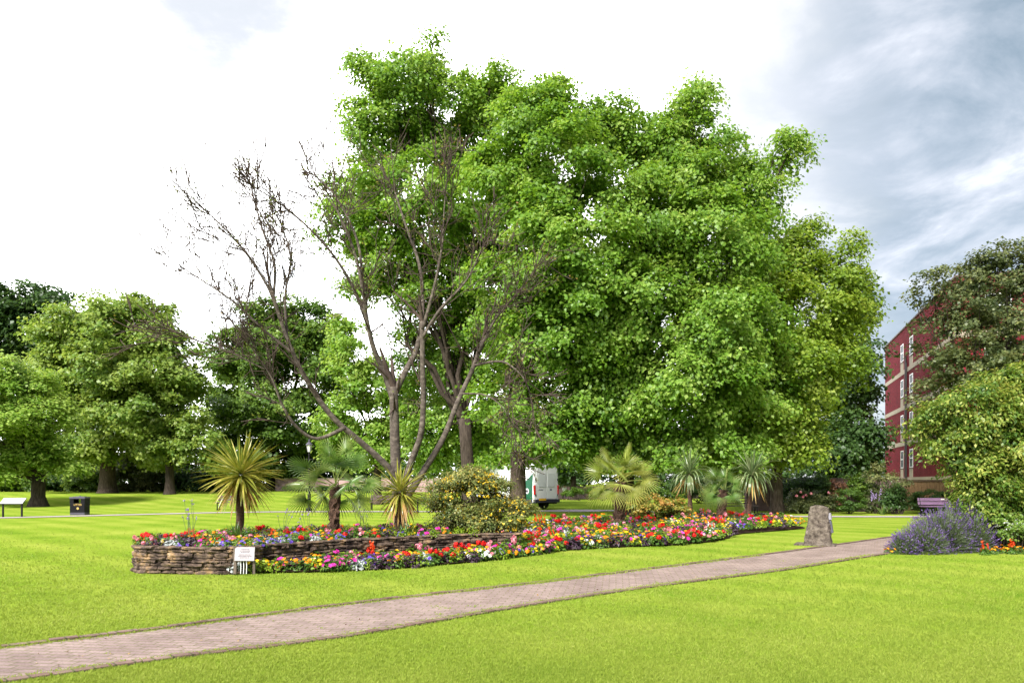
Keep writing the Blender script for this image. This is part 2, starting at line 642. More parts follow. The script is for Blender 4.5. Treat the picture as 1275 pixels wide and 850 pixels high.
# ------------------------------------------------------------------ flower bed geometry
wall_top_px = [(168, 679), (200, 680), (250, 680.6), (300, 680), (350, 676), (420, 671.5), (490, 668), (560, 665), (612, 663.6), (640, 663.3)]
WH = 0.48
wall_c = [G(px, py, WH) for px, py in wall_top_px]
for p in wall_c:
    p[2] = 0
back_turn = [np.array(q, float) for q in ((-5.6, 17.0, 0), (-6.5, 16.0, 0), (-6.98, 14.9, 0), (-6.98, 13.9, 0))]
wall_line = smooth_curve(back_turn + wall_c, 6)
front_px = [(262, 713.8), (385, 713), (448, 710.6), (511, 707), (574, 701.5), (600, 699), (632, 695.5), (664, 691), (696, 686), (735, 683), (780, 681), (841, 679), (883, 675), (908, 670), (911, 667), (925, 664.5), (950, 662.5), (1003, 658)]
front_w = [G(*p) for p in front_px]
back_w = [np.array(q, float) for q in ((10.3, 26.2, 0), (10.2, 28.5, 0), (9.0, 30.8, 0), (7.2, 30.8, 0), (5.0, 28.5, 0), (2.8, 27.0, 0), (1.2, 25.5, 0), (0.3, 23.5, 0), (-0.5, 20.5, 0))]
# right-hand mound: from the wall's end round to the back
i0 = 5
RIGHT_POLY = [(p[0], p[1]) for p in front_w[i0:]] + [(p[0], p[1]) for p in back_w] + [(-0.55, 17.6)]
# lower strip: in front of the wall
wf = [p for p in wall_c if p[0] >= front_w[0][0] - 0.05]
LOWER_POLY = [(p[0], p[1]) for p in front_w[:9]] + [(p[0], p[1] - 0.02) for p in reversed(wf)]
# upper bed: inside the wall
UPPER_POLY = [(p[0], p[1]) for p in back_turn] + [(p[0], p[1] + 0.12) for p in wall_c[:9]] + [(-0.3, 17.2), (-0.5, 18.3), (-2.2, 18.6), (-4.2, 18.0)]

M['soil'] = noise_mat('soil', [(0.3, (0.025, 0.016, 0.011)), (0.7, (0.07, 0.045, 0.032))], scale=14, rough=1.0, bump=1.0, bscale=30, spec=0.05, dist=0.04)


def poly_sheet(name, poly, z, mat, skirt=None):
    mb = MB()
    n = len(poly)
    mb.add([(x, y, z) for x, y in poly], [tuple(range(n))])
    if skirt:
        c = np.mean(np.array(poly), axis=0)
        lo = [(x + (x - c[0]) / np.hypot(x - c[0], y - c[1]) * skirt, y + (y - c[1]) / np.hypot(x - c[0], y - c[1]) * skirt, -0.02) for x, y in poly]
        mb.add([(x, y, z) for x, y in poly] + lo, [(i, (i + 1) % n, n + (i + 1) % n, n + i) for i in range(n)])
    me = bpy.data.meshes.new(name)
    bm = bmesh.new()
    vs = [bm.verts.new(v) for v in mb.v]
    for f in mb.f:
        bm.faces.new([vs[i] for i in f])
    bmesh.ops.recalc_face_normals(bm, faces=bm.faces)
    bmesh.ops.triangulate(bm, faces=[f for f in bm.faces if len(f.verts) > 4])
    bm.to_mesh(me)
    bm.free()
    me.materials.append(mat)
    return struct(link(name, me))


poly_sheet('bed_soil', RIGHT_POLY, 0.03, M['soil'])
poly_sheet('bed_soil', LOWER_POLY, 0.034, M['soil'])
# upper soil: flat top with the back edge sloping down to the lawn
up = UPPER_POLY
mbu = MB()
n = len(up)
mbu.add([(x, y, 0.42) for x, y in up], [tuple(range(n))])
bk = [up[-1], up[-2], up[-3], up[-4]]
chain = [up[0], up[-1], up[-2], up[-3], up[-4]]
off = [(0.0, 0.9), (-0.2, 0.9), (0.0, 0.9), (0.35, 0.8), (0.5, 0.3)]
k = len(chain)
mbu.add([(x, y, 0.42) for x, y in chain] + [(x + o[0], y + o[1], -0.02) for (x, y), o in zip(chain, off)], [(i, i + 1, k + i + 1, k + i) for i in range(k - 1)])
mbu.add([(up[-4][0], up[-4][1], 0.42), (up[-4][0] + 0.5, up[-4][1] + 0.3, -0.02), (up[-5][0] + 0.4, up[-5][1], -0.02), (up[-5][0], up[-5][1], 0.42)], [(0, 1, 2, 3)])
struct(mbu.build('bed_soil', M['soil']))

# dry stone wall
M['stone'] = noise_mat('wall_stone', [(0.33, (0.026, 0.019, 0.016)), (0.45, (0.075, 0.053, 0.042)), (0.55, (0.145, 0.103, 0.075)), (0.64, (0.29, 0.185, 0.095)), (0.75, (0.34, 0.27, 0.2))], scale=4.5, rough=0.95, bump=0.9, bscale=26, spec=0.12, dist=0.03, detail=9)
M['stone_core'] = noise_mat('wall_core', [(0.3, (0.03, 0.022, 0.018)), (0.7, (0.07, 0.055, 0.045))], scale=8, rough=1.0)
base = wall_c[3]
wt = thing('retaining_wall', 'low curved dry stone wall of thin brown stones holding up the raised flower bed', 'wall', (float(base[0]), float(base[1]), 0))
cum = [0]
for i in range(1, len(wall_line)):
    cum.append(cum[-1] + np.linalg.norm(wall_line[i] - wall_line[i - 1]))
WL = cum[-1]


def wat(s_):
    s_ = min(max(s_, 0), WL - 1e-4)
    i = int(np.searchsorted(cum, s_, side='right') - 1)
    i = min(i, len(wall_line) - 2)
    t = (s_ - cum[i]) / (cum[i + 1] - cum[i])
    p = wall_line[i] * (1 - t) + wall_line[i + 1] * t
    d = wall_line[min(i + 1, len(wall_line) - 1)] - wall_line[max(i - 1, 0)]
    d = d / np.linalg.norm(d)
    return p, d


core = MB()
cp = [wat(WL * i / 80) for i in range(81)]
ins = []
for p, d in cp:
    nrm_in = np.array((-d[1], d[0], 0))
    ins.append((p + nrm_in * 0.07, p + nrm_in * 0.30))
vs = []
for a, b in ins:
    vs += [(a[0], a[1], -0.03), (a[0], a[1], 0.45), (b[0], b[1], 0.45), (b[0], b[1], -0.03)]
core.add(vs, [(4 * i + q, 4 * i + (q + 1) % 4, 4 * (i + 1) + (q + 1) % 4, 4 * (i + 1) + q) for i in range(80) for q in range(4)] + [(0, 1, 2, 3), (323, 322, 321, 320)])
core.build('core', M['stone_core'], wt, world=True)

st = MB()
rw = random.Random(5)
z = 0.0
course = 0
while z < WH - 0.02:
    h = rw.uniform(0.045, 0.085)
    if z + h > WH - 0.045:
        h = WH - z
    s_ = rw.uniform(-0.2, 0.0)
    while s_ < WL:
        ln = rw.uniform(0.12, 0.42) * (1.35 if z + h >= WH - 0.001 else 1)
        hh = h * rw.uniform(0.86, 1.02)
        p, d = wat(s_ + ln / 2)
        nin = np.array((-d[1], d[0], 0))
        pro = rw.uniform(-0.035, 0.03) - (0.015 if z + h >= WH - 0.001 else 0)
        c = p + nin * (0.1 + pro) + np.array((0, 0, z + hh / 2))
        # irregular block
        seg = 5
        bm_v, bm_f = [], []
        for a in range(seg + 1):
            u = (a / seg - 0.5) * ln * 0.97
            endf = 0.8 if a in (0, seg) else 1.0
            ring = []
            for (yy, z2) in ((-0.1, -0.5), (-0.118, -0.12), (-0.112, 0.25), (-0.085, 0.5), (0.1, 0.5), (0.1, -0.5)):
                j1, j2 = rw.uniform(-0.014, 0.014), rw.uniform(-0.007, 0.007)
                ring.append(Vector((u, yy * endf + (j1 if yy < 0 else 0), z2 * hh * (0.94 if a in (0, seg) else 1) + j2)))
            bm_v += ring
        for a in range(seg):
            for q in range(6):
                bm_f.append((a * 6 + q, a * 6 + (q + 1) % 6, (a + 1) * 6 + (q + 1) % 6, (a + 1) * 6 + q))
        bm_f += [(5, 4, 3, 2, 1, 0), tuple(range(seg * 6, seg * 6 + 6))]
        Rm = Matrix.Rotation(math.atan2(d[1], d[0]) + rw.uniform(-0.06, 0.06), 3, 'Z') @ Matrix.Rotation(rw.uniform(-0.03, 0.03), 3, 'Y')
        # the inward normal is +y of the block frame
        st.add([Rm @ v + Vector(c) for v in bm_v], [tuple(reversed(f)) for f in bm_f])
        s_ += ln
    z += h
    course += 1
st.build('stones', M['stone'], wt, world=True)


# ------------------------------------------------------------------ trees
def px_lobes(lobes, Y):
    out_ = []
    for l in lobes:
        cx, cy, rx, ry = l[:4]
        dy = l[4] if len(l) > 4 else 0.0
        Yd = Y + dy
        c = P(cx, cy, Yd)
        a, b = rx * Yd / F, ry * Yd / F
        out_.append((c, np.array((a, max(a, b) * 0.9 if len(l) < 6 else l[5], b)), Yd))
    return out_


def foliage(rng, lobes, leaf, cover=2.2, clump=0.8, droop=0.5, nl=14, flat=0.6, spread=0.28, spray=0.5, wl=0.85, shell=0.18, tint_sd=0.14, tint_mean=0.45, zmin=0.15):
    """leaf quads for a crown: lobes > clumps > sprays > leaves. Also returns clump centres."""
    Q, T, CL = [], [], []
    for c, r, Yd in lobes:
        area = math.pi * r[0] * r[2]
        nleaf = cover * 3.4 * area / (leaf * leaf * wl * 0.5)
        ncl = max(3, int(area / (clump * clump) * 1.35))
        nsp = max(2, int(round(nleaf / nl / ncl)))
        d = rand_dir(rng, ncl)
        rad = (shell + (1 - shell) * rng.random((ncl, 1)) ** 0.6)
        cc = c + d * r * rad
        cc[:, 2] = np.maximum(cc[:, 2], zmin + 0.2)
        CL.append((c, cc))
        crad = clump * rng.uniform(0.55, 1.15, (ncl, 1))
        ctint = rng.normal(0, tint_sd * 0.7, ncl)
        dd = rand_dir(rng, ncl * nsp).reshape(ncl, nsp, 3)
        dd[..., 2] = np.where(dd[..., 2] < -0.25, -dd[..., 2], dd[..., 2])
        sp_ = cc[:, None, :] + dd * crad[:, None, :] * np.array((1.0, 1.0, 0.75)) * (0.45 + 0.55 * rng.random((ncl, nsp, 1)))
        outw = nrm((sp_ - c) / r * np.array((1, 1, 0.7)) + 0.35 * dd)
        ax = nrm(outw + rng.normal(0, 0.35, outw.shape) - np.array((0, 0, droop)))
        stint = ctint[:, None] + rng.normal(0, tint_sd * 0.6, (ncl, nsp))
        ax, outw, sp_, stint = ax.reshape(-1, 3), outw.reshape(-1, 3), sp_.reshape(-1, 3), stint.reshape(-1)
        N = len(sp_)
        t = rng.random((N, nl, 1))
        pos = sp_[:, None, :] + ax[:, None, :] * (t - 0.3) * spray + rng.normal(0, spread, (N, nl, 3)) * np.array((1, 1, 0.55)) * clump * 0.8
        pos[..., 2] -= t[..., 0] ** 2 * spray * droop * 0.5
        nn = nrm(outw[:, None, :] * 0.55 + np.array((0, 0, flat)) + rng.normal(0, 0.42, (N, nl, 3)))
        dl = ax[:, None, :] + rng.normal(0, 0.6, (N, nl, 3)) - np.array((0, 0, droop * 0.6))
        L = leaf * rng.uniform(0.65, 1.25, (N, nl))
        tt = tint_mean + stint[:, None] + rng.normal(0, tint_sd, (N, nl))
        pos = pos.reshape(-1, 3)
        keep = pos[:, 2] > zmin
        Q.append(leaf_quads(pos, dl.reshape(-1, 3), nn.reshape(-1, 3), L.reshape(-1), L.reshape(-1) * wl)[keep])
        T.append(tt.reshape(-1)[keep])
    return np.concatenate(Q), np.concatenate(T), CL


def bent(a, b, rng, k=6, sag=0.12, wob=0.05):
    a, b = np.array(a, float), np.array(b, float)
    L = np.linalg.norm(b - a)
    mid = np.array((0, 0, 1.0)) * L * sag
    pts = []
    for i in range(k + 1):
        t = i / k
        p = a * (1 - t) + b * t - mid * 4 * t * (1 - t) * (1 if sag else 0)
        if 0 < i < k:
            p = p + rng.normal(0, wob * L * 0.4, 3)
        pts.append(p)
    return pts


def tree(name, label, base, Y, lobes, trunk_r, fork_z, leafmat, leaf, seed, bark='bark', group=None, lean=0.0, n_branch=6, clear=None, trunk_pts=None, cat='tree', **kw):
    rng = np.random.default_rng(seed)
    bx, by, bz = base
    t = thing(name, label, cat, (bx, by, bz), 0, group)
    lb = px_lobes(lobes, Y)
    Q, T, CL = foliage(rng, lb, leaf, zmin=bz + (clear if clear is not None else 0.3), **kw)
    quads('crown', Q, leafmat, T, t, origin=(bx, by, bz))
    # trunk
    top = fork_z
    tb = MB()
    if trunk_pts is None:
        tp = [(bx, by, bz - 0.1), (bx + lean * 0.02, by, bz + 0.12), (bx + lean * 0.08, by, bz + 0.5), (bx + lean * 0.3, by, bz + top * 0.35), (bx + lean * 0.6, by, bz + top * 0.7), (bx + lean, by, bz + top)]
    else:
        tp = trunk_pts
    rr = [trunk_r * q for q in (1.65, 1.28, 1.05, 0.92, 0.86, 0.8)]
    tb.tube(tp, rr, 14)
    tb.v = [(x + mnoise.noise(Vector((x * 3, y * 3, z_ * 0.8))) * trunk_r * 0.22, y + mnoise.noise(Vector((x * 3 + 9, y * 3, z_ * 0.8))) * trunk_r * 0.22, z_) for x, y, z_ in tb.v]
    tb.build('trunk', M[bark], t, smooth=True, world=True)
    tops = np.array(tp[-1])
    for (c, cc), (lc, r, _Yd) in zip(CL, lb):
        lim = MB()
        f = rng.uniform(0.0, 0.35)
        a = np.array(tp[-1]) * (1 - f) + np.array(tp[-2]) * f
        e = c + np.array((0, 0, r[2] * 0.1))
        L = np.linalg.norm(e - a)
        pts = bent(a, e, rng, 7, sag=0.07 if e[2] > a[2] else -0.12)
        r0 = trunk_r * float(np.clip(L / 24.0, 0.15, 0.36))
        lim.tube(pts, [r0 * (1 - 0.72 * i / 7) for i in range(8)], 7, cap=False)
        idx = rng.permutation(len(cc))[:n_branch]
        for i in idx:
            j = rng.integers(3, 8)
            pb = bent(pts[j], cc[i], rng, 4, sag=0.04)
            r1 = r0 * (1 - 0.72 * j / 7) * 0.5
            lim.tube(pb, [max(0.012, r1 * (1 - 0.8 * q / 4)) for q in range(5)], 5, cap=False)
        lim.build('limb', M[bark], t, smooth=True, world=True)
    return t


def ground_at(px, Y):
    x = (px - 637.5) / F * Y
    return (float(x), float(Y), float(gz(x, Y)))


# the great trees in the middle
tree('sycamore_tree', 'tall forked sycamore with fresh green leaves rising behind the bare leafless tree', ground_at(585, 42), 42,
     [(500, 115, 58, 42, 0), (452, 80, 26, 10), (475, 95, 24, 16), (530, 72, 30, 18), (470, 190, 60, 60, 0), (560, 160, 80, 80, 2), (610, 112, 42, 36, 0), (440, 265, 42, 60, 0), (520, 270, 85, 80, -2), (600, 280, 70, 80, 1),
      (480, 345, 60, 50, 1), (560, 375, 80, 70, 1), (610, 440, 60, 60, 2), (545, 460, 60, 45, 3), (620, 510, 45, 38, 2), (560, 525, 50, 40, 4), (600, 550, 40, 26, 4), (535, 560, 36, 28, 5)],
     0.42, 5.2, M['lf_syc'], 0.20, 21, bark='bark_dark', cover=2.1, clump=0.95, droop=0.55, spray=0.8, clear=2.2, lean=-0.3)
tree('sycamore_tree', 'tall sycamore with a thick brown trunk beside the white van', ground_at(645, 35), 35,
     [(660, 150, 48, 52, 0), (695, 145, 45, 40, 1), (630, 220, 60, 70, 0), (700, 230, 70, 80, -1), (745, 160, 45, 50, 2), (660, 320, 80, 70, -1), (725, 330, 75, 80, -2), (640, 400, 60, 60, 0), (700, 420, 80, 70, -1), (650, 490, 60, 50, 0), (715, 510, 60, 50, 0), (668, 552, 42, 22, 0), (760, 420, 60, 70, 0), (700, 555, 50, 20, 0), (618, 574, 20, 16, 1)],
     0.37, 6.0, M['lf_syc'], 0.185, 22, cover=2.4, clump=0.9, droop=0.6, spray=0.8, clear=2.2)
tree('sycamore_tree', 'broad drooping sycamore with bright green leaves behind the pale fan palm', ground_at(780, 37), 37,
     [(790, 170, 48, 40, 0), (825, 180, 45, 45, 0), (868, 135, 30, 36, 0), (885, 190, 50, 40, 0), (860, 230, 65, 60, -1), (930, 245, 40, 50, 0), (965, 195, 26, 18, 0), (985, 185, 16, 9, 0), (800, 270, 80, 80, -2), (880, 310, 80, 75, -2), (930, 320, 45, 55, 1), (800, 370, 85, 75, -3), (880, 400, 85, 75, -3), (930, 420, 60, 70, -1),
      (770, 470, 70, 65, -2), (850, 480, 85, 65, -3), (920, 500, 70, 60, -1), (790, 545, 75, 40, -1), (870, 555, 80, 38, -2), (740, 540, 40, 45, 0), (800, 580, 55, 18, -1), (905, 575, 45, 25, 0)],
     0.40, 6.0, M['lf_syc'], 0.185, 23, cover=2.4, clump=0.9, droop=0.85, spray=0.9, clear=2.0, bark='bark_dark', tint_mean=0.52)
tree('lime_tree', 'yellow green tree with a stout trunk in front of the old brick wall', ground_at(967, 37.5), 37.5,
     [(1000, 300, 24, 24, 1), (1050, 312, 12, 22, 1), (975, 340, 50, 40, 1), (1035, 350, 38, 36, 1), (960, 400, 55, 55, 0), (1030, 405, 48, 45, 0), (1065, 375, 20, 25, 1), (985, 460, 62, 50, -1), (1040, 455, 32, 40, 0), (950, 520, 50, 50, -1), (990, 535, 45, 38, -1), (1005, 570, 22, 18, -1), (925, 560, 40, 28, 0)],
     0.30, 3.6, M['lf_lime'], 0.18, 24, cover=2.4, clump=0.85, droop=0.85, spray=0.85, clear=1.6)
# trees behind on the right
tree('ash_tree', 'dark green tree standing behind the yellow green lime tree', ground_at(1040, 58), 58,
     [(1056, 385, 28, 22, 0), (1072, 395, 16, 12), (1045, 430, 38, 34, 0), (1062, 465, 24, 36, 0), (1035, 520, 40, 45, -2), (1060, 540, 26, 38, 0), (1000, 480, 50, 60, 2), (1070, 575, 18, 22, 0)],
     0.4, 4.0, M['lf_mid'], 0.33, 25, cover=2.0, clump=1.4, droop=0.5, spray=1.0, tint_mean=0.35)
tree('ash_tree', 'very dark leafy tree next to the corner of the red brick building', ground_at(1088, 52), 52,
     [(1066, 470, 22, 50, 0), (1070, 530, 20, 50, 0), (1050, 560, 38, 38, -1), (1078, 590, 14, 20, 0), (1020, 570, 40, 34, 0)],
     0.3, 3.0, M['lf_dark'], 0.26, 26, cover=2.2, clump=1.1, droop=0.4, spray=0.8, bark='bark_dark')
tree('rowan_tree', 'grey green fine leaved tree standing before the red brick building', ground_at(1232, 33), 33,
     [(1235, 330, 34, 30, 0), (1210, 350, 34, 28, 0), (1165, 355, 26, 10, 0), (1140, 375, 14, 8, 0), (1262, 350, 34, 40, 0), (1195, 400, 46, 36, 0), (1250, 410, 50, 44, 0), (1200, 452, 48, 34, -1), (1250, 470, 45, 38, 0), (1165, 445, 26, 14, 0), (1160, 480, 24, 10, 0), (1290, 430, 40, 60, 1), (1150, 500, 16, 9)],
     0.2, 4.2, M['lf_grey'], 0.14, 27, cover=1.4, clump=0.6, droop=0.2, spray=0.5, bark='bark_dark', n_branch=12, tint_sd=0.2)
# left group
tree('sycamore_tree', 'large round crowned maple with a thick trunk on the bank behind the litter bin', ground_at(134, 60), 60,
     [(140, 398, 62, 34, 0), (175, 415, 50, 40, 1), (95, 410, 40, 36, 0), (205, 445, 40, 42, 0), (70, 455, 34, 36, 0), (140, 455, 70, 50, -2), (225, 485, 30, 40, 0), (90, 495, 50, 40, -1), (165, 510, 65, 45, -2), (215, 530, 36, 34, 0), (110, 545, 50, 34, -1), (185, 560, 50, 26, 0), (60, 540, 30, 36, 0), (130, 470, 80, 70, 2), (170, 540, 70, 36, 2), (100, 572, 40, 22, 0), (60, 575, 34, 20, 0)],
     0.62, 4.5, M['lf_olive'], 0.29, 31, cover=2.7, clump=1.25, droop=0.35, spray=0.8, clear=1.7, tint_mean=0.7)
tree('sycamore_tree', 'very dark tall tree rising at the far left edge behind the round maple', ground_at(15, 82), 82,
     [(10, 375, 42, 30, 0), (50, 372, 30, 22, 0), (30, 410, 50, 44, 0), (-30, 400, 50, 50, 0), (60, 440, 40, 50), (-20, 470, 60, 60)],
     0.6, 8.0, M['lf_dark'], 0.42, 32, cover=2.0, clump=1.8, droop=0.4, spray=1.0, bark='bark_dark')
tree('maple_tree', 'light green layered young tree behind the white information board', ground_at(48, 47), 47,
     [(10, 470, 34, 22, 0), (45, 480, 30, 20, 0), (15, 500, 50, 26, 0), (60, 515, 34, 20, 0), (20, 535, 55, 24, -1), (62, 552, 34, 18, 0), (-20, 550, 50, 30, 0), (25, 575, 50, 18, 0), (-40, 500, 45, 40, 0), (10, 588, 40, 14, -1), (70, 580, 30, 14, 0)],
     0.45, 1.8, M['lf_syc'], 0.21, 33, cover=2.6, clump=0.9, droop=0.25, spray=0.8, flat=1.1, bark='bark_dark', clear=0.7, tint_mean=0.72)
tree('maple_tree', 'small yellow green tree with a dark trunk between the round maple and the spiky plant', ground_at(211, 58), 58,
     [(225, 545, 34, 26, 0), (255, 560, 34, 20, 0), (200, 560, 30, 22, 0), (270, 575, 20, 14, 0), (235, 525, 24, 20)],
     0.36, 2.8, M['lf_olive'], 0.24, 34, cover=1.8, clump=0.9, droop=0.4, spray=0.7, bark='bark_dark', clear=1.4, tint_mean=0.75)
tree('oak_tree', 'dense dark domed tree behind the left branches of the bare tree', ground_at(340, 74), 74,
     [(340, 408, 48, 28, 0), (385, 402, 34, 22, 0), (300, 430, 40, 30, 0), (345, 450, 70, 46, -2), (400, 440, 45, 44, 0), (290, 480, 36, 40, 0), (340, 510, 75, 44, -2), (400, 505, 50, 50, 0), (285, 540, 36, 36, 0), (350, 560, 80, 34, -1), (420, 560, 34, 34, 0)],
     0.6, 5.0, M['lf_olive'], 0.33, 35, cover=2.8, clump=1.5, droop=0.35, spray=0.9, bark='bark_dark', tint_mean=0.33)
tree('maple_tree', 'bright green tree filling the gap directly behind the bare tree trunks', ground_at(470, 50), 50,
     [(450, 455, 40, 30, 0), (480, 490, 50, 34, 0), (440, 520, 44, 34, 0), (500, 530, 44, 36, 0), (460, 565, 50, 30, 0), (520, 560, 34, 30, 0), (535, 500, 34, 36, 2), (430, 420, 30, 25, 1)],
     0.28, 2.4, M['lf_syc'], 0.24, 36, cover=1.9, clump=0.95, droop=0.4, spray=0.8, clear=0.8, tint_mean=0.62)
tree('maple_tree', 'small dark park tree standing beyond the white van near the walking person', ground_at(714, 84), 84,
     [(705, 560, 40, 28, 0), (735, 575, 34, 20, 0), (680, 570, 30, 24, 0), (700, 590, 26, 12, 0), (745, 590, 20, 12, 0), (720, 540, 40, 26, 0)],
     0.38, 2.8, M['lf_dark'], 0.34, 37, cover=1.8, clump=1.3, droop=0.3, spray=0.8, bark='bark_dark', clear=1.2)
tree('maple_tree', 'mid green tree far behind the yellow flowered bush', ground_at(600, 95), 95,
     [(590, 560, 44, 24, 0), (625, 570, 36, 22, 0), (560, 575, 34, 18, 0), (610, 540, 44, 26, 0), (650, 560, 34, 30)],
     0.38, 3.0, M['lf_mid'], 0.36, 38, cover=2.0, clump=1.4, droop=0.3, spray=0.9, bark='bark_dark', clear=1.4)
tree('maple_tree', 'mid green tree far behind the broad sycamore by the parked car', ground_at(865, 92), 92,
     [(810, 570, 50, 28, 0), (860, 560, 50, 36, 0), (905, 570, 44, 30, 0), (940, 560, 40, 38), (780, 560, 40, 30)],
     0.38, 3.0, M['lf_dark'], 0.4, 39, cover=1.6, clump=1.6, droop=0.3, spray=0.9, bark='bark_dark', clear=1.2)


# ------------------------------------------------------------------ bushes
def bush(name, label, base, Y, lobes, mat, leaf, seed, group=None, cat='bush', stems=True, extra=None, **kw):
    rng = np.random.default_rng(seed)
    t = thing(name, label, cat, base, 0, group)
    lb = px_lobes(lobes, Y)
    kw.setdefault('clump', 0.4)
    kw.setdefault('spray', 0.3)
    kw.setdefault('droop', 0.1)
    kw.setdefault('nl', 10)
    Q, T, CL = foliage(rng, lb, leaf, zmin=base[2] + 0.02, **kw)
    quads('foliage', Q, mat, T, t, origin=base)
    if stems:
        sm = MB()
        for c, cc in CL:
            for i in rng.permutation(len(cc))[:7]:
                a = np.array(base) + np.array((rng.uniform(-0.12, 0.12) + (c[0] - base[0]) * 0.55, rng.uniform(-0.12, 0.12), -0.03))
                sm.tube(bent(a, cc[i], rng, 4, sag=0.0, wob=0.06), [0.025, 0.02, 0.016, 0.012, 0.008], 5, cap=False)
        sm.build('stems', M['bark_dark'], t, smooth=True, world=True)
    return t, lb, rng


# shrubs along the left boundary
shr = [(-40, 66, 30, 26, 'lf_mid', 'pale leaved shrub at the foot of the light green layered tree'),
       (25, 66, 36, 22, 'lf_mid', 'low mid green shrub behind the white information board'),
       (85, 67, 26, 24, 'lf_dark', 'dark green shrub beneath the round maple behind the litter bin'),
       (108, 64, 20, 14, 'lf_olive', 'small yellowish shrub just left of the pale thick trunk'),
       (178, 66, 34, 32, 'lf_grey', 'pale rounded laurel shrub between the two left hand trunks'),
       (232, 66, 24, 14, 'lf_dark', 'low dark shrub right of the darker left hand trunk'),
       (275, 67, 28, 20, 'lf_dark', 'dark shrub behind the big spiky yellow plant')]
for i, (px, Y, rx, ry, mt, lab) in enumerate(shr):
    b0 = ground_at(px, Y)
    g0 = HZ + (CAMH - b0[2]) * F / Y
    bush('shrub', lab, b0, Y, [(px, g0 - ry * 0.9, rx, ry * 1.1), (px - rx * 0.6, g0 - ry * 0.5, rx * 0.7, ry * 0.8), (px + rx * 0.65, g0 - ry * 0.5, rx * 0.7, ry * 0.75)], M[mt], 0.2, 60 + i, clump=0.7, spray=0.4, cover=2.4, tint_mean=0.6 if mt == 'lf_grey' else 0.45)

# right boundary planting along the old wall
b0 = ground_at(985, 39.4)
bush('ivy_mound', 'dark ivy spilling over the old brick wall beside the stout trunk', b0, 39.4, [(985, 612, 20, 16), (1000, 605, 18, 12), (1015, 612, 14, 16)], M['lf_dark'], 0.1, 71, cat='climber', clump=0.3, cover=2.6)
b0 = ground_at(1022, 39.6)
bush('ivy_mound', 'green ivy hump on top of the old brick wall above the boulder', b0, 39.6, [(1022, 604, 12, 10), (1020, 615, 14, 12)], M['lf_mid'], 0.1, 72, cat='climber', clump=0.3, cover=2.4, tint_mean=0.3)
b0 = ground_at(1043, 39.4)
bush('ivy_mound', 'dead brown climber on the old brick wall', b0, 39.4, [(1043, 608, 11, 12), (1040, 618, 10, 10)], M['lf_brown'], 0.09, 73, cat='climber', clump=0.3, cover=2.2)
b0 = ground_at(1072, 39.8)
bush('ivy_mound', 'bright green ivy arching over the end of the old brick wall', b0, 39.8, [(1068, 603, 14, 9), (1080, 608, 12, 12), (1058, 607, 8, 8)], M['lf_mid'], 0.1, 74, cat='climber', clump=0.3, cover=2.4, tint_mean=0.55)
b0 = ground_at(1000, 37.6)
t, lb, rg = bush('rose_bush', 'loose rose bush with pink flowers left of the clipped round bush', b0, 37.6, [(997, 622, 14, 13), (1008, 626, 12, 11), (990, 630, 10, 8), (1025, 625, 14, 13)], M['lf_grey'], 0.09, 75, clump=0.3, cover=1.9, tint_mean=0.5)
M['pink'] = leaf_mat('petal_pink', (0.55, 0.10, 0.18), (0.7, 0.22, 0.3), (0.75, 0.4, 0.45), 0.25)
q = np.array([P(x, y, 36.9) for x, y in ((997, 612), (1000, 618), (1010, 614), (1004, 616), (1032, 613), (992, 617))])
d = rand_dir(rg, len(q) * 8)
quads('blossoms', leaf_quads(np.repeat(q, 8, 0) + d * 0.05, rand_dir(rg, len(d)), d, np.full(len(d), 0.1), np.full(len(d), 0.09)), M['pink'], rg.random(len(d)), t, origin=b0)
b0 = ground_at(1058, 37.2)
bush('box_ball', 'clipped round green bush in the border by the old brick wall', b0, 37.2, [(1058, 624, 18, 15)], M['lf_mid'], 0.05, 76, clump=0.2, spray=0.1, cover=3.0, shell=0.8, tint_mean=0.3)
b0 = ground_at(1090, 37.8)
t, lb, rg = bush('buddleia', 'thin shrub with pale purple flower spikes right of the clipped round bush', b0, 37.8, [(1088, 625, 10, 13), (1096, 616, 10, 14)], M['lf_grey'], 0.1, 77, clump=0.3, cover=1.7)
M['lilac'] = leaf_mat('petal_lilac', (0.24, 0.16, 0.36), (0.36, 0.26, 0.5), (0.5, 0.4, 0.62), 0.2)
qq = []
for _ in range(9):
    c = P(rg.uniform(1083, 1100), rg.uniform(612, 624), 37.4)
    k = 14
    qq.append(c + np.stack([rg.normal(0, 0.03, k), rg.normal(0, 0.03, k), np.linspace(-0.1, 0.16, k)], 1))
qq = np.concatenate(qq)
quads('blossoms', leaf_quads(qq, rand_dir(rg, len(qq)), rand_dir(rg, len(qq)), np.full(len(qq), 0.06), np.full(len(qq), 0.05)), M['lilac'], rg.random(len(qq)), t, origin=b0)
b0 = ground_at(1116, 37.0)
bush('shrub', 'dark leafy shrub in front of the left end of the wooden fence', b0, 37.0, [(1116, 622, 14, 14), (1125, 628, 12, 9), (1108, 628, 10, 9)], M['lf_dark'], 0.1, 78, clump=0.3, cover=2.4)
b0 = ground_at(1110, 38.6)
bush('shrub', 'pale silvery shrub at the foot of the red brick building', b0, 38.6, [(1100, 598, 14, 8), (1120, 602, 14, 6), (1090, 590, 10, 10)], M['lf_grey'], 0.11, 79, clump=0.35, cover=1.2, tint_mean=0.9)
b0 = ground_at(1160, 38.0)
bush('box_hedge', 'clipped dome shaped dark hedge behind the purple bench', b0, 38.0, [(1158, 624, 24, 12), (1175, 626, 16, 10), (1145, 627, 12, 9)], M['lf_mid'], 0.06, 80, cat='hedge', clump=0.22, spray=0.1, cover=2.8, shell=0.8, tint_mean=0.15)
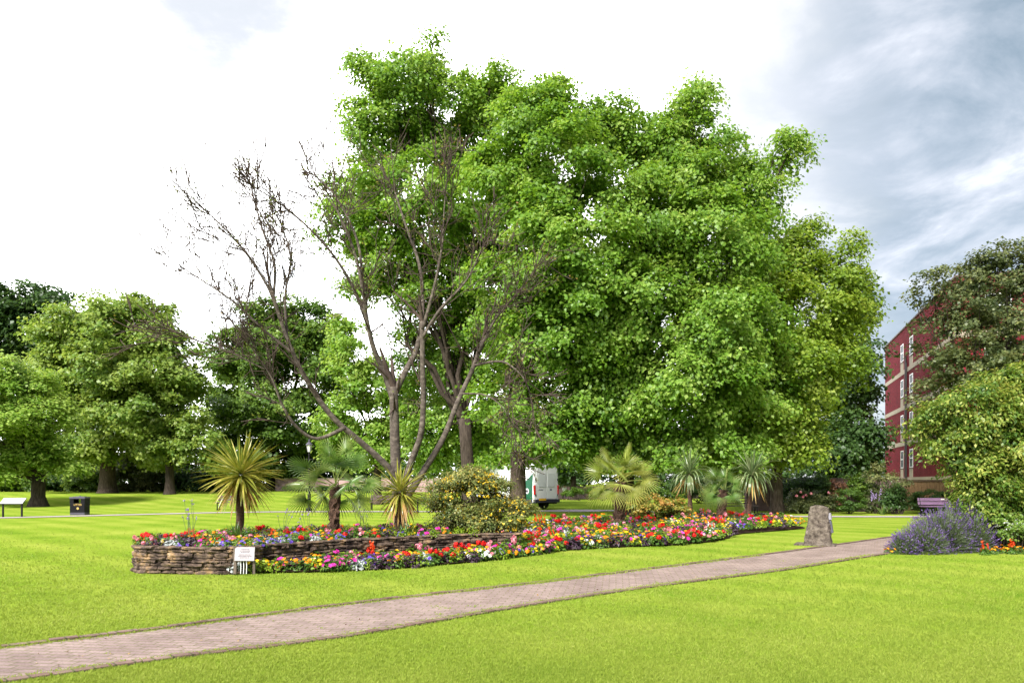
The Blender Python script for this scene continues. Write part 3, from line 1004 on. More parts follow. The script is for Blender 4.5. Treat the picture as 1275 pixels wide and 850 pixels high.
# dark understorey behind the palms
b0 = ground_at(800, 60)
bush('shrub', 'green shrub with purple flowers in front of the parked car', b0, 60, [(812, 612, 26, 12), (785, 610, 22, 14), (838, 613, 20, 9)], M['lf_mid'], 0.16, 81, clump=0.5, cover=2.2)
b0 = ground_at(880, 56)
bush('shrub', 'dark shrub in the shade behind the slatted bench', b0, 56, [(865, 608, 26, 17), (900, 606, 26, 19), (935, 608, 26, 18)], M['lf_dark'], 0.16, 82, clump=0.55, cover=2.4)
b0 = ground_at(735, 80)
bush('low_hedge', 'low green hedge at the foot of the far pink wall behind the walking person', b0, 80, [(735, 614, 20, 6), (760, 614, 20, 6), (712, 615, 14, 5)], M['lf_mid'], 0.18, 83, cat='hedge', clump=0.5, cover=2.4)
b0 = ground_at(430, 62)
bush('low_hedge', 'long low dark hedge before the far pink wall left of the bare tree', b0, 62, [(405, 620, 24, 4.5), (440, 620, 26, 4.5), (475, 620, 24, 4.5), (372, 619, 20, 5)], M['lf_dark'], 0.14, 84, cat='hedge', clump=0.3, cover=3.0)

# tall hedges and the wood that close the view behind
def hedge_mass(name, label, Y, lobes, mat, leaf, seed, kind=None, cat='hedge', **kw):
    rng = np.random.default_rng(seed)
    lb = px_lobes(lobes, Y)
    b0 = ground_at(lobes[0][0], Y)
    kw.setdefault('cover', 1.3)
    Q, T, CL = foliage(rng, lb, leaf, zmin=-0.5, clump=1.2, spray=0.7, nl=10, droop=0.2, **kw)
    if kind:
        o = quads(name, Q, mat, T)
        return struct(o, kind, label, cat)
    t = thing(name, label, cat, b0)
    quads('foliage', Q, mat, T, t, origin=b0)
    return t


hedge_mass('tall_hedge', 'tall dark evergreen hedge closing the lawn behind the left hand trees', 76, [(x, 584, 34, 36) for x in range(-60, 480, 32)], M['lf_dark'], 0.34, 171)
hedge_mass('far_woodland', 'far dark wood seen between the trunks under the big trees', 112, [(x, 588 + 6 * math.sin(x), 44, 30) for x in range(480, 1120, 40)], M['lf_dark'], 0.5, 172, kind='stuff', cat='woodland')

# hypericum bushes in the bed
M['lf_hyp'] = leaf_mat('leaf_hypericum', (0.06, 0.095, 0.022), (0.15, 0.18, 0.045), (0.34, 0.31, 0.10), 0.35)
M['yellow'] = leaf_mat('petal_yellow', (0.62, 0.40, 0.015), (0.78, 0.55, 0.02), (0.85, 0.68, 0.1), 0.25)


def hyp(label, base, Y, lobes, nfl, seed, low):
    t, lb, rg = bush('flowering_bush', label, base, Y, lobes, M['lf_hyp'], 0.055, seed, clump=0.3, spray=0.22, cover=1.7, tint_sd=0.24, tint_mean=0.45, shell=0.55)
    pts = []
    for c, r, _ in lb:
        d_ = rand_dir(rg, nfl)
        d_[:, 1] = -np.abs(d_[:, 1])
        d_[:, 2] = np.where(rg.random(nfl) < 0.72, np.abs(d_[:, 2]), d_[:, 2])
        pts.append(c + d_ * r * 1.04)
    pts = np.concatenate(pts)
    pts = pts[pts[:, 2] > base[2] + low]
    k = 6
    nn = nrm(np.repeat(nrm(pts - np.array(base)), k, 0) + rg.normal(0, 0.5, (len(pts) * k, 3)))
    cc = np.repeat(pts, k, 0) + rg.normal(0, 0.014, (len(pts) * k, 3))
    quads('blossoms', leaf_quads(cc, rand_dir(rg, len(cc)), nn, np.full(len(cc), 0.036), np.full(len(cc), 0.032)), M['yellow'], rg.random(len(cc)), t, origin=base)
    return t


SB = 0.42
hb = G(590, 672, 0.42)
hyp('big rounded bush covered in small yellow flowers beside the tree trunk', (float(hb[0]), 17.4, SB), 17.4,
    [(588, 620, 44, 34), (558, 620, 24, 24), (612, 614, 22, 24), (586, 600, 34, 12), (622, 630, 16, 20), (556, 640, 18, 16), (585, 646, 36, 15), (604, 645, 18, 14)], 52, 91, 0.35)
hyp('smaller sprawling yellow flowered bush drooping over the end of the stone wall', (-0.2, 16.9, 0.35), 16.9,
    [(622, 648, 30, 18), (645, 640, 14, 18), (600, 652, 22, 14), (640, 658, 18, 12)], 22, 92, -0.1)
b0 = ground_at(816, 27)
bush('spirea_bush', 'low golden orange leaved bush at the back of the flower bed between the palms', b0, 27, [(815, 634, 26, 16), (795, 636, 18, 13), (838, 637, 16, 13)], M['lf_spirea'], 0.085, 93, clump=0.25, spray=0.2, cover=2.6, shell=0.7, tint_sd=0.28)

# ------------------------------------------------------------------ the bare tree
rb = np.random.default_rng(55)
BT_Y = 20.5
bt = thing('bare_tree', 'nearly leafless many stemmed tree with grey bark behind the raised flower bed', 'tree', tuple(float(q) for q in P(497, HZ + CAMH * F / BT_Y, BT_Y)))
twigs = MB()
leafpos = []


def pl(pts, Y0=BT_Y, dys=None):
    return [P(x, y, Y0 + (dys[i] if dys else 0)) for i, (x, y) in enumerate(pts)]


def twig(p, d, L, r, depth):
    k = 5 if L > 0.8 else 4
    pts = [np.array(p)]
    d = nrm(np.array(d))
    rr = [r]
    for i in range(k):
        d = nrm(d + rb.normal(0, 0.055, 3) + np.array((0, 0, 0.02)))
        pts.append(pts[-1] + d * L / k)
        rr.append(max(0.0100, r * (1 - 0.66 * (i + 1) / k)))
    twigs.tube(pts, rr, 4 if r < 0.02 else 5, cap=False)
    if depth > 0:
        n_ = int(rb.integers(3, 6)) if depth > 1 else int(rb.integers(1, 4))
        for _ in range(n_):
            i = int(rb.integers(1, k + 1))
            dd = nrm(d * 0.75 + rb.normal(0, 0.42, 3) + np.array((0, 0, 0.06)))
            twig(pts[i], dd, L * rb.uniform(0.45, 0.8), rr[i] * 0.62, depth - 1)
    else:
        leafpos.append(pts[-1])
        leafpos.append(pts[-2])


def limb(pts, r0, r1, name='limb', side=14, dep=2, Lr=(0.5, 1.3), first=0.35, dys=None):
    P3 = smooth_curve(pl(pts, BT_Y, dys), 5)
    k = len(P3) - 1
    mb = MB()
    r0, r1 = r0 * 0.88, r1 * 0.88
    rad = [r0 + (r1 - r0) * (i / k) ** 0.8 for i in range(k + 1)]
    mb.tube(P3, rad, 9, cap=True)
    mb.build(name, M['bark_grey'], bt, smooth=True, world=True)
    for _ in range(side):
        i = int(rb.integers(int(k * first), k + 1))
        tdir = nrm(P3[min(i + 1, k)] - P3[max(i - 1, 0)])
        dd = nrm(tdir * 0.8 + rb.normal(0, 0.5, 3) + np.array((0, 0, 0.08)))
        twig(P3[i], dd, rb.uniform(*Lr), max(0.01, rad[i] * 0.42), dep)
    td = nrm(P3[k] - P3[k - 1])
    for _ in range(3):
        twig(P3[k], td + rb.normal(0, 0.2, 3), rb.uniform(*Lr), r1 * 0.8, dep)


limb([(500, 674), (497, 640), (494, 600), (492, 560), (491, 520), (490, 482)], 0.21, 0.135, 'trunk', side=3, dep=1, first=0.6)
limb([(491, 500), (478, 462), (466, 436), (457, 400), (452, 362), (440, 310), (420, 262)], 0.12, 0.03, side=17, dys=[0, 0, -.2, -.4, -.6, -.8, -1])
limb([(456, 395), (430, 340), (400, 300), (360, 262), (320, 235)], 0.06, 0.018, side=12, dys=[0, -.3, -.5, -.7, -.9])
limb([(452, 362), (445, 300), (418, 245), (395, 222)], 0.055, 0.018, side=10, dys=[-.6, -.3, 0, .3])
limb([(491, 490), (505, 462), (520, 430), (526, 380), (522, 330), (505, 280), (492, 240)], 0.12, 0.025, side=13, dys=[0, .2, .5, .7, .9, 1, 1.2])
limb([(496, 610), (486, 585), (455, 555), (415, 520), (385, 478), (365, 440), (350, 400), (335, 350)], 0.125, 0.045, side=10, first=0.5, dys=[0, -.2, -.5, -.9, -1.2, -1.4, -1.5, -1.6])
limb([(350, 400), (335, 360), (310, 320), (285, 290), (262, 268)], 0.055, 0.018, side=12, dys=[-1.5, -1.6, -1.7, -1.8, -1.9])
limb([(340, 375), (342, 330), (328, 290), (318, 255)], 0.05, 0.017, side=11, dys=[-1.5, -1.4, -1.2, -1.1])
limb([(365, 440), (330, 412), (290, 375), (250, 348)], 0.055, 0.018, side=12, dys=[-1.4, -1.6, -1.8, -2])
limb([(358, 425), (355, 370), (362, 320), (350, 280)], 0.05, 0.017, side=11, dys=[-1.4, -1.2, -1, -.9])
limb([(430, 532), (395, 546), (370, 532), (352, 505), (338, 470), (318, 440)], 0.07, 0.02, side=14, first=0.45, dys=[-.8, -1, -1.3, -1.6, -1.8, -2])
limb([(330, 460), (290, 440), (250, 425), (228, 418)], 0.03, 0.008, side=8, dys=[-1.9, -2, -2.1, -2.2])
limb([(500, 615), (512, 575), (524, 540), (527, 500), (526, 450), (526, 400)], 0.115, 0.07, side=5, first=0.6, dys=[0, -.2, -.4, -.5, -.6, -.7])
limb([(526, 410), (540, 360), (550, 310), (553, 262), (556, 225)], 0.06, 0.012, side=12, dys=[-.7, -.8, -1, -1.1, -1.2])
limb([(526, 420), (548, 385), (580, 350), (600, 310)], 0.055, 0.018, side=9, dys=[-.7, -.6, -.4, -.2])
limb([(503, 625), (528, 585), (552, 545), (570, 500), (588, 460), (600, 425)], 0.12, 0.06, side=6, first=0.6, dys=[0, .1, .2, .3, .4, .5])
limb([(595, 440), (615, 400), (640, 370), (660, 345)], 0.06, 0.018, side=9, dys=[.45, .5, .6, .7])
limb([(590, 455), (625, 450), (650, 468), (660, 490)], 0.05, 0.017, side=9, dys=[.4, .2, 0, -.2])
limb([(575, 490), (605, 492), (628, 510), (636, 535)], 0.035, 0.01, side=9, dys=[.3, 0, -.3, -.5])
twigs.build('twigs', M['twig'], bt, smooth=True, world=True)
lp = np.array(leafpos)
lp = lp[rb.random(len(lp)) < np.where(lp[:, 0] < -4.6, 0.10, 0.30)]
lp = np.repeat(lp, 5, 0) + rb.normal(0, 0.07, (len(lp) * 5, 3))
quads('leaves', leaf_quads(lp, rand_dir(rb, len(lp)), nrm(rand_dir(rb, len(lp)) + np.array((0, 0, 0.6))), rb.uniform(0.05, 0.09, len(lp)), rb.uniform(0.03, 0.05, len(lp))),
      leaf_mat('leaf_sparse', (0.05, 0.085, 0.02), (0.13, 0.16, 0.025), (0.28, 0.17, 0.04), 0.35), rb.normal(0.4, 0.25, len(lp)), bt, origin=bt['_o'])


# ------------------------------------------------------------------ spiky plants and palms
def strap(base, az, el, L, W, sag, k=7, fold=0.25):
    """a strap leaf as quads (two per segment, V section)"""
    d = np.array((math.cos(az) * math.cos(el), math.sin(az) * math.cos(el), math.sin(el)))
    side = np.array((-math.sin(az), math.cos(az), 0))
    pts = [np.array(base, float)]
    for i in range(k):
        d = nrm(d + np.array((0, 0, -sag / k * (0.4 + 1.2 * i / k))))
        pts.append(pts[-1] + d * L / k)
    out_ = []
    ws = [W * (0.55 + 0.45 * min(1, i / (k * 0.3))) * (1 - max(0, (i / k - 0.45) / 0.55) ** 1.6) + 0.0025 for i in range(k + 1)]
    prev = None
    for i in range(k + 1):
        t_ = nrm(pts[min(i + 1, k)] - pts[max(i - 1, 0)])
        upv = nrm(np.cross(side, t_))
        if upv[2] < 0 and abs(t_[2]) < 0.9:
            upv = -upv
        l = pts[i] + side * ws[i] / 2 + upv * ws[i] * fold
        r = pts[i] - side * ws[i] / 2 + upv * ws[i] * fold
        cur = (l, pts[i], r)
        if prev is not None:
            out_.append((prev[0], prev[1], cur[1], cur[0]))
            out_.append((prev[1], prev[2], cur[2], cur[1]))
        prev = cur
    return out_


M['cord'] = leaf_mat('leaf_cordyline', (0.05, 0.105, 0.014), (0.30, 0.29, 0.04), (0.66, 0.53, 0.18), 0.25, rough=0.3, spec=0.6)
M['cord_dull'] = leaf_mat('leaf_cordyline_dull', (0.05, 0.10, 0.03), (0.16, 0.21, 0.08), (0.42, 0.42, 0.25), 0.25, rough=0.35, spec=0.5)
M['straw'] = leaf_mat('leaf_straw', (0.20, 0.10, 0.03), (0.40, 0.24, 0.06), (0.52, 0.38, 0.14), 0.25)
M['palm'] = leaf_mat('leaf_palm', (0.035, 0.085, 0.018), (0.09, 0.17, 0.03), (0.28, 0.30, 0.09), 0.25, rough=0.35, spec=0.5)
M['palm_y'] = leaf_mat('leaf_palm_pale', (0.08, 0.14, 0.02), (0.22, 0.27, 0.04), (0.42, 0.40, 0.12), 0.25, rough=0.35, spec=0.5)
M['palm_bark'] = noise_mat('palm_bark', [(0.3, (0.04, 0.022, 0.016)), (0.7, (0.16, 0.09, 0.06))], scale=20, stretch=(1, 1, 2), rough=1.0, bump=1.0, bscale=40, dist=0.04)


def cordyline(label, base, crown, Lf, W, n, seed, mat, lo=-0.7, sag=0.9, tuft=0, tr=0.07, skirt=16, hang=0.0):
    rg = np.random.default_rng(seed)
    t = thing('cordyline', label, 'plant', base)
    tb = MB()
    k = 6
    tb.tube([np.array(base) * (1 - i / k) + np.array(crown) * (i / k) - np.array((0, 0, 0.05 if i == 0 else 0)) for i in range(k + 1)], [tr * (1.25 - 0.4 * i / k) for i in range(k + 1)], 10)
    tb.v = [(x + rg.normal(0, 0.006), y + rg.normal(0, 0.006), z_) for x, y, z_ in tb.v]
    tb.build('trunk', M['palm_bark'], t, smooth=True, world=True)
    Q, T = [], []
    for i in range(n):
        u = i / n
        el = math.asin(np.clip(1 - (1 - lo) * u + rg.normal(0, 0.06), -0.98, 0.995))
        az = i * 2.39996 + rg.normal(0, 0.15)
        if hang:
            el = 1.45 - 1.5 * u ** 0.7 + rg.normal(0, 0.1)
        s_ = strap(np.array(crown) + np.array((math.cos(az) * tr * 0.5, math.sin(az) * tr * 0.5, 0.10 - 0.18 * u)), az, el, Lf * rg.uniform(0.8, 1.1) * (0.8 + 0.2 * math.sin(math.pi * min(1, u * 1.4))), W * rg.uniform(0.8, 1.15), sag * rg.uniform(0.5, 1.2) * (0.35 + 0.9 * u) + hang * max(0, u - 0.12) * 1.5, k=9 if hang else 7)
        Q += s_
        tv = 0.05 + 0.4 * rg.random() ** 1.5 + 0.22 * u
        T += [tv + (0.42 if j % 2 else -0.05) * rg.random() for j in range(len(s_))]
    quads('leaves', np.array(Q), mat, T, t, origin=base)
    if skirt:
        Q, T = [], []
        for i in range(skirt):
            az = rg.uniform(0, 2 * math.pi)
            s_ = strap(np.array(crown) + np.array((math.cos(az) * tr, math.sin(az) * tr, -0.1 - rg.uniform(0, 0.12))), az, rg.uniform(-1.1, -0.5), Lf * rg.uniform(0.5, 0.85), W * 0.8, 0.8)
            Q += s_
            T += [rg.uniform(0.1, 0.9)] * len(s_)
        Q = np.array(Q)
        quads('dead_leaves', Q, M['straw'], T, t, origin=base)
    return t


def tuft(label, base, L, n, seed, mat, cat='plant'):
    rg = np.random.default_rng(seed)
    t = thing('leafy_tuft', label, cat, base)
    Q, T = [], []
    for i in range(n):
        az = rg.uniform(0, 6.28)
        Q += strap(np.array(base) + np.array((rg.normal(0, 0.05), rg.normal(0, 0.05), -0.02)), az, rg.uniform(0.7, 1.5), L * rg.uniform(0.6, 1.1), 0.03, 0.5, k=5)
        T += [rg.normal(0.35, 0.2)] * 10
    quads('leaves', np.array(Q), mat, T, t, origin=base)
    return t


def on_soil(px, Y, z):
    return (float((px - 637.5) / F * Y), float(Y), z)


c1 = P(300, 592, 15.0)
cordyline('big spiky yellow green cordyline rising from the left part of the raised bed', on_soil(298, 15.0, SB), c1, 0.98, 0.044, 200, 101, M['cord'], lo=-0.85, sag=0.6, skirt=44)
tuft('dark green grassy tuft at the foot of the biggest cordyline', on_soil(297, 14.7, SB), 0.42, 60, 102, M['palm'])
c2 = P(498, 613, 16.3)
cordyline('smaller spiky cordyline with a straw coloured skirt in front of the bare tree', on_soil(496, 16.3, SB), c2, 0.78, 0.045, 110, 103, M['cord'], lo=-0.8, sag=0.8, skirt=44, tr=0.09)
tuft('green grassy tuft at the foot of the smaller straw skirted cordyline', on_soil(505, 16.0, SB), 0.34, 50, 104, M['palm'])
c3 = P(858, 590, 28.5)
cordyline('tall drooping cordyline with hanging pale leaves left of the slatted bench', on_soil(860, 28.5, 0.0), c3, 1.3, 0.055, 85, 105, M['cord_dull'], lo=-0.5, sag=1.0, skirt=14, hang=2.4, tr=0.08)
c4 = P(936, 592, 27.5)
cordyline('drooping cordyline with long pale leaves hanging before the slatted bench', on_soil(931, 27.5, 0.0), c4, 1.3, 0.055, 105, 106, M['cord_dull'], lo=-0.45, sag=1.0, skirt=14, hang=2.2, tr=0.08)


def fan_palm(label, base, crown, n, pet, fan, seed, mat, tr=0.14):
    rg = np.random.default_rng(seed)
    t = thing('fan_palm', label, 'palm', base)
    tb = MB()
    k = 14
    pts = [np.array(base) * (1 - i / k) + np.array(crown) * (i / k) - np.array((0, 0, 0.05 if i == 0 else 0)) for i in range(k + 1)]
    tb.tube(pts, [tr * (0.95 + 0.2 * math.sin(i * 2.7) * 0.4 + 0.1 * i / k) for i in range(k + 1)], 12)
    tb.v = [(x + rg.normal(0, 0.018), y + rg.normal(0, 0.018), z_ + rg.normal(0, 0.01)) for x, y, z_ in tb.v]
    for i in range(60):     # fibrous leaf bases
        u = rg.uniform(0.1, 1.0)
        az = rg.uniform(0, 6.28)
        p = np.array(base) * (1 - u) + np.array(crown) * u
        o_ = np.array((math.cos(az), math.sin(az), 0))
        tb.tube([p + o_ * tr * 0.8, p + o_ * (tr * 1.12) + np.array((0, 0, 0.05)), p + o_ * (tr * 1.25) + np.array((0, 0, 0.11))], [0.022, 0.016, 0.006], 4)
    tb.build('trunk', M['palm_bark'], t, world=True)
    for i in range(n):
        u = i / (n - 1)
        az = i * 2.39996 + rg.normal(0, 0.12)
        el = 1.30 - 1.6 * u ** 0.8 + rg.normal(0, 0.1)
        pl_ = pet * rg.uniform(0.85, 1.1)
        d = np.array((math.cos(az) * math.cos(el), math.sin(az) * math.cos(el), math.sin(el)))
        a = np.array(crown) + np.array((0, 0, 0.06 - 0.12 * u))
        pts = [a]
        for j in range(5):
            d = nrm(d + np.array((0, 0, -0.02 - 0.06 * u)))
            pts.append(pts[-1] + d * pl_ / 5)
        hub = pts[-1]
        side = nrm(np.cross(d, np.array((0, 0, 1.0))) + 1e-6)
        upn = nrm(np.cross(side, d))
        rol = rg.normal(0, 0.75)
        side, upn = side * math.cos(rol) + upn * math.sin(rol), upn * math.cos(rol) - side * math.sin(rol)
        Q, T = [], []
        for j in range(len(pts) - 1):
            wv_ = side * 0.014
            Q.append((pts[j] - wv_, pts[j] + wv_, pts[j + 1] + wv_ * 0.8, pts[j + 1] - wv_ * 0.8))
            T.append(0.75)
            wv_ = upn * 0.01
            Q.append((pts[j] - wv_, pts[j] + wv_, pts[j + 1] + wv_, pts[j + 1] - wv_))
            T.append(0.75)
        ns = 23
        ft = rg.normal(0, 0.1)
        for q_ in range(ns):
            th = (q_ / (ns - 1) - 0.5) * R(230)
            dd = d * math.cos(th) + side * math.sin(th)
            ww = np.cross(upn, dd)
            Ls = fan * (0.78 + 0.22 * math.cos(th * 0.6)) * rg.uniform(0.93, 1.05)
            dro = 0.06 + 0.42 * u * u
            wseg = 2 * math.tan(R(230) / ns / 2)
            prev = None
            kk = 5
            for s_i in range(kk + 1):
                f_ = s_i / kk
                c_ = hub + dd * Ls * f_ * (1 - 0.08 * f_ * f_) - np.array((0, 0, 1)) * dro * Ls * f_ ** 2.6 * 0.8
                wd = min(wseg * Ls * f_, 0.026) * (1 if f_ < 0.45 else (1 - (f_ - 0.45) / 0.55) ** 0.7) + 0.002
                l, r_ = c_ - ww * wd / 2 + upn * 0.006, c_ + ww * wd / 2 + upn * 0.006
                m_ = c_ - upn * wd * 0.28
                if prev is not None:
                    Q += [(prev[0], prev[1], m_, l), (prev[1], prev[2], r_, m_)]
                    tv = 0.38 + ft + 0.22 * f_ + 0.12 * u + rg.normal(0, 0.05)
                    T += [tv, tv + 0.06]
                prev = (l, m_, r_)
        quads('frond', np.array(Q), mat, T, t, origin=base)
    return t


fan_palm('dark green fan palm in the raised bed right of the biggest cordyline', on_soil(415, 16.0, SB), P(418, 606, 16.0), 20, 0.66, 0.50, 111, M['palm'], 0.10)
fan_palm('pale yellow green fan palm with a shaggy trunk near the grey path behind the bed', on_soil(771, 23.5, 0.0), P(772, 600, 23.5), 22, 0.66, 0.66, 112, M['palm_y'], 0.19)
fan_palm('small fan palm between the two drooping cordylines', on_soil(896, 27.0, 0.0), P(901, 610, 27.0), 15, 0.48, 0.5, 113, M['palm'], 0.15)
b0 = ground_at(1099, 36.6)
tuft('blue green spiky tuft between the pale purple shrub and the dark leafy shrub', b0, 0.6, 40, 114, M['palm'])

# thin wispy stems standing above the bed
M['stem'] = flat_mat('stem_green', (0.09, 0.14, 0.05))
M['violet'] = leaf_mat('petal_violet', (0.16, 0.06, 0.36), (0.26, 0.10, 0.5), (0.36, 0.2, 0.62), 0.2)
for i, (px, Y, hgt, lab) in enumerate(((235, 14.0, 0.62, 'tall wispy verbena over the left end of the wall'), (241, 14.3, 0.8, 'tallest wispy verbena stems left of the biggest cordyline'), (384, 15.4, 0.5, 'thin wispy verbena just left of the dark green fan palm'), (352, 15.2, 0.62, 'thin wispy verbena between cordyline and dark green fan palm'), (450, 15.8, 0.6, 'thin wispy verbena right of the dark green fan palm'))):
    rg = np.random.default_rng(120 + i)
    b0 = on_soil(px, Y, SB)
    t = thing('verbena', lab, 'plant', b0)
    mb = MB()
    qs = []
    for _ in range(5):
        e = np.array(b0) + np.array((rg.normal(0, 0.09), rg.normal(0, 0.09), hgt * rg.uniform(0.7, 1.1)))
        mb.tube(bent(b0, e, rg, 4, sag=0.0, wob=0.05), 0.004, 4, cap=False)
        qs.append(e)
    mb.build('stems', M['stem'], t, world=True)
    qs = np.repeat(np.array(qs), 8, 0) + rg.normal(0, 0.012, (40, 3))
    quads('blossoms', leaf_quads(qs, rand_dir(rg, 40), rand_dir(rg, 40), np.full(40, 0.022), np.full(40, 0.018)), M['violet'], rg.random(40), t, origin=b0)

# ------------------------------------------------------------------ bedding plants
LG = leaf_mat('bed_leaf_green', (0.035, 0.09, 0.012), (0.075, 0.16, 0.02), (0.16, 0.25, 0.04), 0.3)
LL = leaf_mat('bed_leaf_lime', (0.10, 0.19, 0.01), (0.20, 0.30, 0.02), (0.32, 0.40, 0.06), 0.3)
LS = leaf_mat('bed_leaf_silver', (0.30, 0.33, 0.31), (0.46, 0.49, 0.47), (0.62, 0.64, 0.62), 0.15)
LD = leaf_mat('bed_leaf_purple', (0.016, 0.010, 0.016), (0.04, 0.02, 0.035), (0.085, 0.045, 0.065), 0.1)


def pet(name, a, b, c):
    return leaf_mat('petal_' + name, a, b, c, 0.22, rough=0.6, spec=0.2)


PR = pet('red', (0.45, 0.008, 0.008), (0.66, 0.014, 0.012), (0.75, 0.06, 0.04))
PO = pet('orange', (0.62, 0.16, 0.004), (0.78, 0.27, 0.005), (0.82, 0.42, 0.02))
PY = pet('golden', (0.65, 0.40, 0.005), (0.78, 0.56, 0.012), (0.82, 0.66, 0.06))
PM = pet('magenta', (0.42, 0.010, 0.19), (0.6, 0.025, 0.32), (0.68, 0.12, 0.46))
PV = pet('purple', (0.08, 0.03, 0.30), (0.15, 0.07, 0.46), (0.30, 0.2, 0.62))
PP = pet('rose', (0.62, 0.13, 0.2), (0.74, 0.28, 0.34), (0.8, 0.5, 0.52))
PW = pet('white', (0.66, 0.64, 0.62), (0.76, 0.75, 0.74), (0.82, 0.82, 0.82))
PS = pet('scarlet', (0.55, 0.03, 0.004), (0.72, 0.06, 0.006), (0.78, 0.13, 0.03))


def fol_mesh(rg, r, h, n, leaf, mat, wl=0.6, up_=0.5):
    d = rand_dir(rg, n)
    d[:, 2] = np.abs(d[:, 2])
    q = d * np.array((r, r, h)) * rg.uniform(0.35, 1.0, (n, 1)) ** 0.6
    nn = nrm(d * 0.6 + np.array((0, 0, up_)) + rg.normal(0, 0.4, (n, 3)))
    return quads('foliage', leaf_quads(q, d + rg.normal(0, 0.5, (n, 3)), nn, leaf * rg.uniform(0.6, 1.2, n), leaf * wl * rg.uniform(0.7, 1.2, n)), mat, rg.normal(0.45, 0.2, n), mesh_only=True)


def heads(rg, r, h, n, kind, mat, size):
    Q, T = [], []
    for i in range(n):
        d = rand_dir(rg, 1)[0]
        d[2] = abs(d[2]) * 0.8 + 0.35
        d = nrm(d)
        c = d * np.array((r, r, h)) * rg.uniform(0.85, 1.08)
        face = nrm(d + np.array((0, -0.5, 0.3)) + rg.normal(0, 0.2, 3))
        ht = rg.normal(0.45, 0.15)
        if kind == 'ball':
            k = 22
            dd = rand_dir(rg, k)
            q = c + dd * size * 0.42 * np.array((1, 1, 0.75))
            Q.append(leaf_quads(q, rand_dir(rg, k), dd, np.full(k, size * 0.42), np.full(k, size * 0.4)))
            T.append(ht + rg.normal(0, 0.15, k))
        elif kind == 'disc':
            k = 14
            u = nrm(np.cross(face, np.array((0.3, 0.2, 1.0))))
            v = np.cross(face, u)
            a = np.arange(k) * 2.39996
            rad = size * 0.40 * np.sqrt((np.arange(k) + 0.5) / k)
            dirs = np.cos(a)[:, None] * u + np.sin(a)[:, None] * v
            q = c + dirs * rad[:, None] + face * (size * 0.16 * (1 - rad[:, None] / (size * 0.45)))
            Q.append(leaf_quads(q, dirs, nrm(face + dirs * 0.45), np.full(k, size * 0.36), np.full(k, size * 0.36)))
            T.append(ht + rg.normal(0, 0.12, k))
        elif kind == 'open':
            k = 5
            u = nrm(np.cross(face, np.array((0.3, 0.2, 1.0))))
            v = np.cross(face, u)
            a = np.arange(k) * 2 * math.pi / k + rg.uniform(0, 6)
            dirs = np.cos(a)[:, None] * u + np.sin(a)[:, None] * v
            q = c + dirs * size * 0.26
            Q.append(leaf_quads(q, dirs, nrm(face - dirs * 0.25), np.full(k, size * 0.52), np.full(k, size * 0.55)))
            T.append(ht + rg.normal(0, 0.1, k))
        else:   # spike
            k = 16
            zz_ = np.linspace(-0.03, 0.13, k)
            q = c + np.stack([rg.normal(0, 0.012, k), rg.normal(0, 0.012, k), zz_], 1)
            Q.append(leaf_quads(q, rand_dir(rg, k), rand_dir(rg, k), np.full(k, 0.035), np.full(k, 0.028)))
            T.append(ht + rg.normal(0, 0.15, k))
    return quads('blossoms', np.concatenate(Q), mat, np.concatenate(T), mesh_only=True)


KINDS = {  # name: (leaf mat, petal mat, head kind, heads, head size, r, h, leaf, words, weight)
    'red_geranium': (LG, PR, 'ball', 3, 0.10, 0.14, 0.20, 0.075, 'red ball headed geranium', 0.95),
    'rose_geranium': (LG, PP, 'ball', 3, 0.095, 0.14, 0.22, 0.075, 'pale pink geranium', 0.75),
    'orange_marigold': (LG, PO, 'disc', 6, 0.075, 0.14, 0.17, 0.05, 'orange marigold', 1.4),
    'yellow_marigold': (LL, PY, 'disc', 7, 0.075, 0.13, 0.15, 0.05, 'golden yellow marigold', 1.1),
    'magenta_petunia': (LG, PM, 'open', 7, 0.07, 0.15, 0.19, 0.06, 'magenta petunia', 1.5),
    'purple_pansy': (LG, PV, 'open', 8, 0.065, 0.13, 0.14, 0.05, 'violet blue pansy', 0.8),
    'white_petunia': (LG, PW, 'open', 5, 0.075, 0.13, 0.16, 0.055, 'white flowered petunia', 0.3),
    'scarlet_salvia': (LG, PS, 'spike', 4, 0.0, 0.10, 0.19, 0.06, 'scarlet salvia with upright spikes', 0.2),
    'silver_ragwort': (LS, None, None, 0, 0, 0.13, 0.16, 0.085, 'silver leaved ragwort', 0.5),
    'purple_coleus': (LD, None, None, 0, 0, 0.15, 0.17, 0.075, 'dark purple leaved foliage plant', 1.5),
    'lime_feverfew': (LL, None, None, 0, 0, 0.14, 0.18, 0.05, 'lime green feathery foliage plant', 1.9),
}
PROTO = {}
for ki, (kn, kv) in enumerate(KINDS.items()):
    PROTO[kn] = []
    for vv in range(3):
        rg = np.random.default_rng(500 + ki * 10 + vv)
        fm = fol_mesh(rg, kv[5] * 1.08, kv[6] * 1.08, 95, kv[7], kv[0], wl=0.42 if kn == 'silver_ragwort' else 0.62)
        bm_ = heads(rg, kv[5], kv[6], kv[3], kv[2], kv[1], kv[4]) if kv[1] else None
        PROTO[kn].append((fm, bm_))


